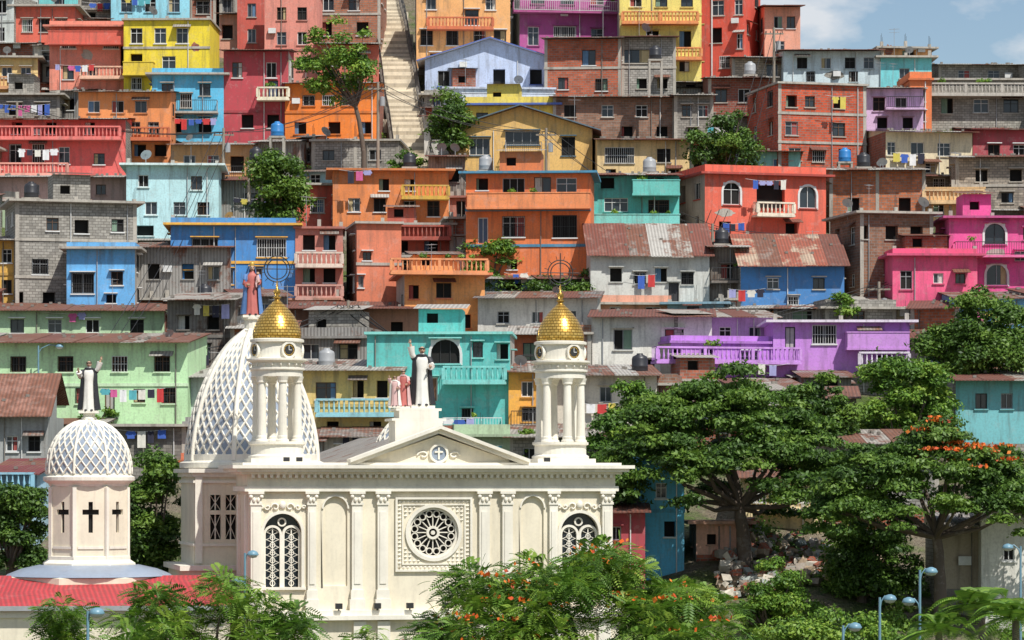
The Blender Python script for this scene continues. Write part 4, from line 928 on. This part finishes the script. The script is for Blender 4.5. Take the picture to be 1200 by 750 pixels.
for k in range(8):
    M=Matrix.Rotation(k*math.pi/4,4,'Z')@Matrix.Translation((-sw/2,-ap,0)); xm=sw/2; zc=cz(606)
    o=[(xm-.1,xm+.1,zc-.72,zc+.12,'n'),(xm-.38,xm+.38,zc+.12,zc+.36,'n'),(xm-.1,xm+.1,zc+.36,zc+.72,'n')]
    facade(c,M,sw,cz(654),cz(570),o,CW,.15)
    c.M=M
    for q in o: c.poly([(q[0]-.01,.14,q[2]),(q[1]+.01,.14,q[2]),(q[1]+.01,.14,q[3]),(q[0]-.01,.14,q[3])],DARK)
    c.box(-.09,.09,-.07,.05,cz(654),cz(571),CT); c.box(.15,sw-.15,-.05,-.002,cz(643),cz(640),CT)
    c.M=Matrix.Identity(4)
c.lathe(0,0,[(2.05,cz(657)),(2.05,cz(652)),(1.9,cz(651))],8,CT,False,a8); c.lathe(0,0,[(2.35,cz(668)),(2.3,cz(660)),(2.05,cz(656)),(1.9,cz(656))],8,CT,False,a8)
c.lathe(0,0,[(3.9,cz(675)),(3.8,cz(673)),(3.2,cz(667)),(2.3,cz(662))],32,CG,True); c.lathe(0,0,[(4.0,0),(4.0,cz(676)),(3.9,cz(675))],8,CW,False,a8)
c.build('octagonal_drum',CP)
RB=empty('red_roof_building',((282-600)/25.0*1.0,143,0),math.radians(4)); c=MB(); wdt=16
RR=tin('c4343a',.05,'8a2020'); zr=cz(674); ze=14-150*143/3750
c.poly([(-wdt,-.4,ze),(.3,-.4,ze),(-.7,7,zr),(-wdt,7,zr)],RR,[(0,0),(wdt,0),(wdt,7.5),(0,7.5)]); c.poly([(-wdt,14,ze),(.3,14,ze),(-.7,7,zr),(-wdt,7,zr)],RR); c.poly([(.3,-.4,ze),(.3,14,ze),(-.7,7,zr)],RR)
c.box(-wdt,.1,-.5,-.41,ze-.18,ze+.03,FG); c.build('roof',RB); c=MB()
facade(c,Matrix.Translation((-wdt,0,0)),wdt,0,ze-.1,[(2,3,ze-3.5,ze-2,'w'),(6,7,ze-3.5,ze-2,'w'),(10,11,ze-3.5,ze-2,'w')],CW,.2); c.box(-wdt,0,.25,14,0,ze-.1,CW); c.box(-wdt,.05,-.12,-.004,ze-.5,ze-.2,CT); c.build('walls',RB)
# ------------------------------------------------------------ statues
SK=plain('statue_skin',(.5,.32,.22,1),.6); RWh=plain('statue_white',(.78,.76,.7,1),.7); RBk=plain('statue_black',(.025,.025,.03,1),.6); RRd=plain('statue_red',(.5,.14,.12,1),.6); RBl=plain('statue_blue',(.12,.24,.5,1),.6); RPk=plain('statue_pink',(.65,.42,.4,1),.6); HR=plain('statue_hair',(.06,.035,.02,1),.8); GD=plain('statue_gold',(.8,.5,.12,1),.35,.6)
def statue(name,world,h,robe,mantle,la,ra,rz=0,crown=False,child=False,veil=False):
    E=empty(name,world,rz); mb=MB(); mb.M=Matrix.Scale(h,4)
    mb.box(-.2,.2,-.18,.18,-.05,0,CT)
    pf=[(0,.165,.15),(.04,.16,.145),(.15,.145,.13),(.3,.13,.115),(.45,.118,.1),(.56,.11,.09),(.62,.108,.086),(.7,.125,.088),(.77,.132,.085),(.81,.12,.075),(.835,.08,.06),(.85,.045,.045),(.885,.038,.04)]
    n=36; rows=[]
    for z,rx,ry in pf:
        fo=.085*max(0,1-z/.75)
        rows.append([(rx*(1+fo*math.cos(9*a+3*z))*math.sin(a),-ry*(1+fo*math.cos(9*a+3*z))*math.cos(a),z) for a in [2*math.pi*j/n for j in range(n)]])
    mb.grid(rows,robe)
    for sg in(-1,1): mb.ball((sg*.06,-.15,.012),(.03,.06,.02),RBk,8,6)
    rows=[]
    for z,rx,ry in [(.02,.235,.19),(.15,.215,.175),(.3,.195,.155),(.45,.18,.14),(.6,.168,.125),(.7,.168,.115),(.78,.16,.1),(.82,.125,.088),(.85,.075,.075)]:
        a0=.55+.2*z; rows.append([(rx*(1+.05*math.cos(11*a)*(1-z))*math.sin(a),-ry*(1+.05*math.cos(11*a)*(1-z))*math.cos(a),z) for a in [a0+(2*math.pi-2*a0)*j/30 for j in range(31)]])
    mb.grid(rows,mantle,False)
    if not veil: mb.tube([(.07*math.sin(a),-.065*math.cos(a),.845) for a in [2*math.pi*i/16 for i in range(17)]],.025,6,mantle)
    hc=(0,-.008,.935); mb.ball(hc,(.047,.056,.065),SK,16,12); mb.tube([(0,-.06,.945),(0,-.074,.927),(0,-.062,.92)],[.006,.012,.008],6,SK)
    for sg in(-1,1):
        mb.ball((sg*.019,-.057,.942),(.008,.006,.005),RBk,6,4); mb.ball((sg*.048,-.003,.932),(.008,.013,.018),SK,6,5); mb.tube([(sg*.008,-.062,.953),(sg*.03,-.052,.953)],.004,4,HR)
    mb.tube([(-.015,-.058,.908),(0,-.062,.906),(.015,-.058,.908)],.004,4,RRd)
    if veil: mb.grid([[( r*math.sin(a),.006-r*1.1*math.cos(a),z) for a in [.95+(2*math.pi-1.9)*j/20 for j in range(21)]] for r,z in [(.12,.8),(.08,.87),(.066,.93),(.058,.975),(.02,1.008)]],mantle,False)
    else:
        mb.tube([(.046*math.sin(a),-.005-.053*math.cos(a),.962) for a in [2*math.pi*i/16 for i in range(17)]],.014,6,HR); mb.ball((0,.012,.945),(.05,.052,.055),HR,12,8)
    if crown: mb.lathe(0,0,[(.05,.985),(.045,1.01),(.062,1.045),(.03,1.06),(.004,1.075)],10,GD,True)
    for sg,(el,wr) in ((-1,ra),(1,la)):
        sh=Vector((sg*.115,0,.785)); el=Vector(el); wr=Vector(wr)
        mb.tube([sh-Vector((sg*.03,0,0)),sh,sh.lerp(el,.55)],[.05,.062,.058],10,mantle)
        mb.tube([sh.lerp(el,.4),el,el.lerp(wr,.4),el.lerp(wr,.75)],[.046,.048,.054,.062],10,robe)
        mb.tube([el,el.lerp(wr,.8),wr],[.028,.022,.018],8,SK)
        dr=(wr-el).normalized(); s2=dr.cross(Vector((0,1,0))); s2=s2.normalized() if s2.length>.1 else Vector((1,0,0))
        pm=wr+dr*.028; mb.ball(pm,(.02,.016,.026),SK,8,6)
        for q in range(4):
            b0=pm+dr*.015+s2*(q-1.5)*.0105; ln=[.03,.037,.035,.026][q]; mb.tube([b0,b0+dr*ln*.5,b0+dr*ln+Vector((0,-.006,0))],[.0055,.005,.0035],5,SK)
        b0=wr+dr*.01+s2*.016*-sg; mb.tube([b0,b0+dr*.015-s2*.014*sg,b0+dr*.03-s2*.018*sg],[.006,.0055,.004],5,SK)
    if child:
        cp=Vector((.1,-.14,.66)); mb.tube([cp,cp+Vector((0,-.01,.07)),cp+Vector((0,-.01,.13))],[.045,.04,.022],10,RPk); mb.ball(cp+Vector((0,-.015,.165)),.032,SK,10,8); mb.ball(cp+Vector((0,-.005,.178)),.031,HR,8,6)
        mb.tube([cp+Vector((-.02,-.02,.01)),cp+Vector((-.04,-.06,-.04)),cp+Vector((-.03,-.05,-.11))],[.024,.02,.014],7,RPk)
    mb.build('figure',E); return E
def cw(x,y,z): 
    v=Matrix.Rotation(TH,4,'Z')@Vector((x,y,0)); return Vector((OX+v.x,150+v.y,z))
dn=((.15,-.03,.62),(.09,-.15,.6)); dnr=((-.15,-.03,.62),(-.09,-.15,.6))
statue('friar_statue',((101-600)/25.0,151,cz(484)+.12),2.35,RWh,RBk,((.18,-.04,.84),(.235,-.06,1.02)),((-.18,-.06,.68),(-.2,-.17,.8)),math.radians(5))
statue('friar_statue',cw(cx(503),1.9,cz(477)+.14),2.85,RWh,RBk,((.17,-.05,.66),(.12,-.17,.66)),((-.17,-.04,.86),(-.2,-.05,1.04)),math.radians(8))
statue('red_robed_statue',cw(cx(480),1.7,cz(477)+.1),1.75,RRd,RPk,dn,dnr,0)
statue('pink_robed_child_statue',cw(cx(469),1.5,cz(477)+.1),1.45,RPk,RWh,dn,((-.16,-.05,.8),(-.17,-.1,.95)),0)
statue('virgin_and_child_statue',cw(dx,dy,22.1),2.5,RRd,RBl,((.14,-.05,.64),(.1,-.15,.66)),dnr,math.radians(10),True,True,True)
# ------------------------------------------------------------ street furniture
LM=plain('lamp_blue_metal',(.16,.3,.38,1),.4); LH=plain('lamp_glass',(.6,.62,.62,1),.2)
def lamp(u,v,D,two=False,arm=.9,dirn=1):
    p=P(u,v,D); z0=tz(p.x,D); E=empty('street_lamp',(p.x,D,z0)); mb=MB(); H=p.z-z0
    mb.tube([(0,0,-.2),(0,0,.9)],[.13,.11],10,LM); mb.tube([(0,0,.9),(0,0,H)],[.075,.05],8,LM)
    for dx_ in ([dirn,-dirn] if two else [dirn]):
        zz=H-(.0 if dx_==dirn else 1.2)
        mb.tube([(0,0,zz-.5),(dx_*arm*.15,0,zz-.15),(dx_*arm*.5,0,zz+.05),(dx_*arm,0,zz)],.03,6,LM)
        mb.lathe(dx_*arm,0,[(.05,zz+.12),(.2,zz+.06),(.27,zz-.06),(.26,zz-.1)],14,LM,True); mb.lathe(dx_*arm,0,[(.25,zz-.1),(.17,zz-.2),(0,zz-.24)],14,LH,True)
    mb.build('post',E)
lamp(1078,668,128,True,.45); lamp(1031,700,126,False,.4); lamp(988,733,122,False,.45); lamp(103,716,108,False,.3); lamp(287,648,143,True,.35); lamp(45,405,196,False,1.3); lamp(1196,640,150,False,.6,-1)
WOOD=paint('8a8072',.6)
def pole(u,v,D,h=8):
    p=P(u,v,D); z0=tz(p.x,D); mb=MB(); H=p.z-z0; mb.tube([(0,0,-.3),(0,0,H)],[.15,.1],8,WOOD); mb.box(-.8,.8,-.05,.05,H-.6,H-.48,WOOD)
    for x in (-.7,-.3,.3,.7): mb.tube([(x,0,H-.48),(x,0,H-.3)],[.04,.025],6,IRON)
    mb.lathe(.35,-.2,[(0,H-1.9),(.2,H-1.9),(.2,H-1.2),(0,H-1.15)],10,FG); mb.build('utility_pole',None,(p.x,D,z0)); return Vector((p.x,D,p.z-.3))
pp=[pole(907,32,268),pole(1098,256,236),pole(443,96,250),pole(560,415,206),pole(408,352,214),pole(128,405,204),pole(835,262,238),pole(640,150,250),pole(262,150,248),pole(1030,330,224),pole(20,120,262)]
def wire(a,b_,sag=1.0,n=16,r=.024):
    mb=MB(); mb.tube([a.lerp(b_,i/n)-Vector((0,0,sag*4*(i/n)*(1-i/n))) for i in range(n+1)],r,4,IRON); mb.build('power_line')
for (i,j) in ((0,6),(6,1),(1,9),(2,7),(7,6),(3,4),(4,5),(8,2),(8,10),(4,3),(3,9),(5,8)):
    for o in (-.6,0,.6): wire(pp[i]+Vector((o,0,0)),pp[j]+Vector((o,0,0)),R.uniform(.6,1.4))
def tank(mat):
    t=MB(); t.lathe(0,0,[(.0,0),(.5,0),(.52,.1),(.5,.3),(.53,.35),(.5,.4),(.5,.8),(.45,.95),(.2,1.08),(.2,1.15),(0,1.16)],18,mat,True); return t
TB=plain('tank_blue',(.03,.2,.5,1),.4); TK=plain('tank_black',(.03,.03,.035,1),.4)
tks=[(990,190,Dv(200)-1.5,TB),(300,190,240,TK),(325,160,246,TB),(480,196,252,TK),(768,70,262,TK),(1010,300,232,TK),(240,352,222,TK)]
tops=[r for r in RECTS if r[3]<520]
for i in range(9):
    r=R.choice(tops); tks.append((R.uniform(r[0]+10,r[2]-10),r[1]-4,Dv(r[3])+2.5,R.choice([TK,TK,FG])))
for (u,v,D,mt) in tks:
    p=P(u,v,D); q=tank(mt).build('water_tank',None,p)
    st_=MB(); st_.box(-.6,.6,-.6,.6,-.15,-.004,CONC)
    for a in (-.5,.5):
        for b_ in (-.5,.5): st_.box(a-.08,a+.08,b_-.08,b_+.08,-3,-.152,CONC)
    st_.build('stand',q)
dm=MB(); dm.M=Matrix.Translation((0,0,.7))@Matrix.Rotation(math.radians(-50),4,'X')
dm.grid([[(r*math.cos(2*math.pi*j/20),r*math.sin(2*math.pi*j/20),-r*r*.35-0) for j in range(20)] for r in (.01,.2,.32,.42)],FG); dm.tube([(0,-.4,-.1),(0,0,.45)],.015,5,FG); dm.M=Matrix.Identity(4); dm.tube([(0,0,-.6),(0,0,.7)],.03,6,FG)
dish=dm.build('satellite_dish',None,P(560,232,236))
an=MB(); an.tube([(0,0,-1),(0,0,2.6)],.02,5,FG)
for z in (2.5,2.2): an.tube([(-.5,0,z),(.5,0,z)],.012,4,FG)
for k in range(6): an.tube([(-.45+k*.18,-.3,2.5),(-.45+k*.18,.3,2.5)],.009,4,FG)
ant=an.build('tv_antenna',None,P(590,60,285))
for i in range(60):
    r=R.choice(tops); u=R.uniform(r[0]+8,r[2]-8); D=Dv(r[3])+R.uniform(1,4); p=P(u,r[1]-2,D)
    if i%2: inst(dish,'satellite_dish',p,R.uniform(-.8,.8),R.uniform(.7,1.1))
    else: inst(ant,'tv_antenna',p,R.uniform(-1,1),R.uniform(.7,1.1))
# stairway up the hill
st=MB(); SC=paint('dccfb6',.5); SR=paint('b3a690',.6); y=Dv(205); y1=Dv(-30)
def sx(y): return -7.3-(y-254)*.098
k=0
while y<y1:
    x=sx(y); z=tz(x,y)+.75
    st.box(x-1.35,x+1.35,y,y+.7,z-1.6,z,SC if k%2 else SR)
    if k%10==0: st.box(x-2.0,x+2.0,y+.01,y+1.4,z-1.61,z+.02,SC)
    for sg in (-1,1):
        st.box(x+sg*1.5-.14,x+sg*1.5+.14,y,y+.699,z-1.6,z+.35,CONCD)
        if k%3==0: st.box(x+sg*1.5-.035,x+sg*1.5+.035,y+.1,y+.17,z+.35,z+1.25,IRON)
    y+=.7; k+=1
for sg in (-1,1):
    for hh in (1.95,1.55): st.tube([(sx(254+q)+sg*1.5,254+q,tz(sx(254+q),254+q)+hh) for q in range(2,int(y1-254),2)],.04,5,IRON)
st.build('hillside_stairway')
# rubble
rb=MB()
rm=[paint('c9c0b0',.8),paint('b09a80',.8),paint('8f8478',.8),RBR(),paint('9aa09a',.5)]
for i in range(750):
    u=R.uniform(838,1030); v=R.uniform(612,668); D=Dv(v)-1.0; x=(u-600)/F*D; z=tz(x,D)+R.uniform(.0,.7); a=R.uniform(.06,.34)
    rb.M=Matrix.Translation((x,D,z))@Matrix.Rotation(R.uniform(0,6),4,'Z')@Matrix.Rotation(R.uniform(-1,1),4,'X'); 
    c8=[(sx_*a*R.uniform(.6,1.2),sy*a*R.uniform(.5,1),sz*a*R.uniform(.3,.8)) for sx_ in(-1,1) for sy in(-1,1) for sz in(-1,1)]
    mt=R.choice(rm)
    for f in ((0,1,3,2),(4,5,7,6),(0,1,5,4),(2,3,7,6),(0,2,6,4),(1,3,7,5)): rb.poly([c8[k] for k in f],mt)
rb.build('rubble_pile')
# ------------------------------------------------------------ light, world, camera
el=math.radians(54); az=math.radians(34)
sd=Vector((math.sin(az)*math.cos(el),-math.cos(az)*math.cos(el),math.sin(el)))
s=bpy.data.lights.new('sun','SUN'); s.energy=5.0; s.angle=math.radians(.5); s.color=(1,.965,.9)
so=bpy.data.objects.new('sun',s); bpy.context.collection.objects.link(so); so.rotation_euler=sd.to_track_quat('Z','Y').to_euler(); so.location=(0,0,100)
w=bpy.data.worlds.new('World'); bpy.context.scene.world=w; w.use_nodes=True; nt=w.node_tree; bg=nt.nodes['Background']
sk=nn(nt,'ShaderNodeTexSky'); sk.sky_type='NISHITA'; sk.sun_disc=False; sk.sun_elevation=el; sk.sun_rotation=math.pi-az; sk.dust_density=.4; sk.ozone_density=2.0
tc=nn(nt,'ShaderNodeTexCoord'); nz=noise(nt,mapping(nt,tc.outputs['Generated'],(1,1,2.0)),15,6,.55)
f=ramp(nt,nz,[(.47,W(0)),(.6,W(1))])
nt.links.new(mix(nt,mul(nt,f,.85),sk.outputs[0],(7.8,8.0,8.3,1)),bg.inputs[0]); bg.inputs[1].default_value=.1
cam=bpy.data.cameras.new('camera'); co=bpy.data.objects.new('camera',cam); bpy.context.collection.objects.link(co)
co.location=(0,0,CZ); co.rotation_euler=(math.pi/2,0,0); cam.lens=F/1200*36; cam.sensor_width=36; cam.shift_y=185/1200; cam.clip_end=9000; cam.clip_start=1
sc=bpy.context.scene; sc.camera=co; sc.view_settings.view_transform='Standard'; sc.view_settings.look='None'; sc.view_settings.exposure=0
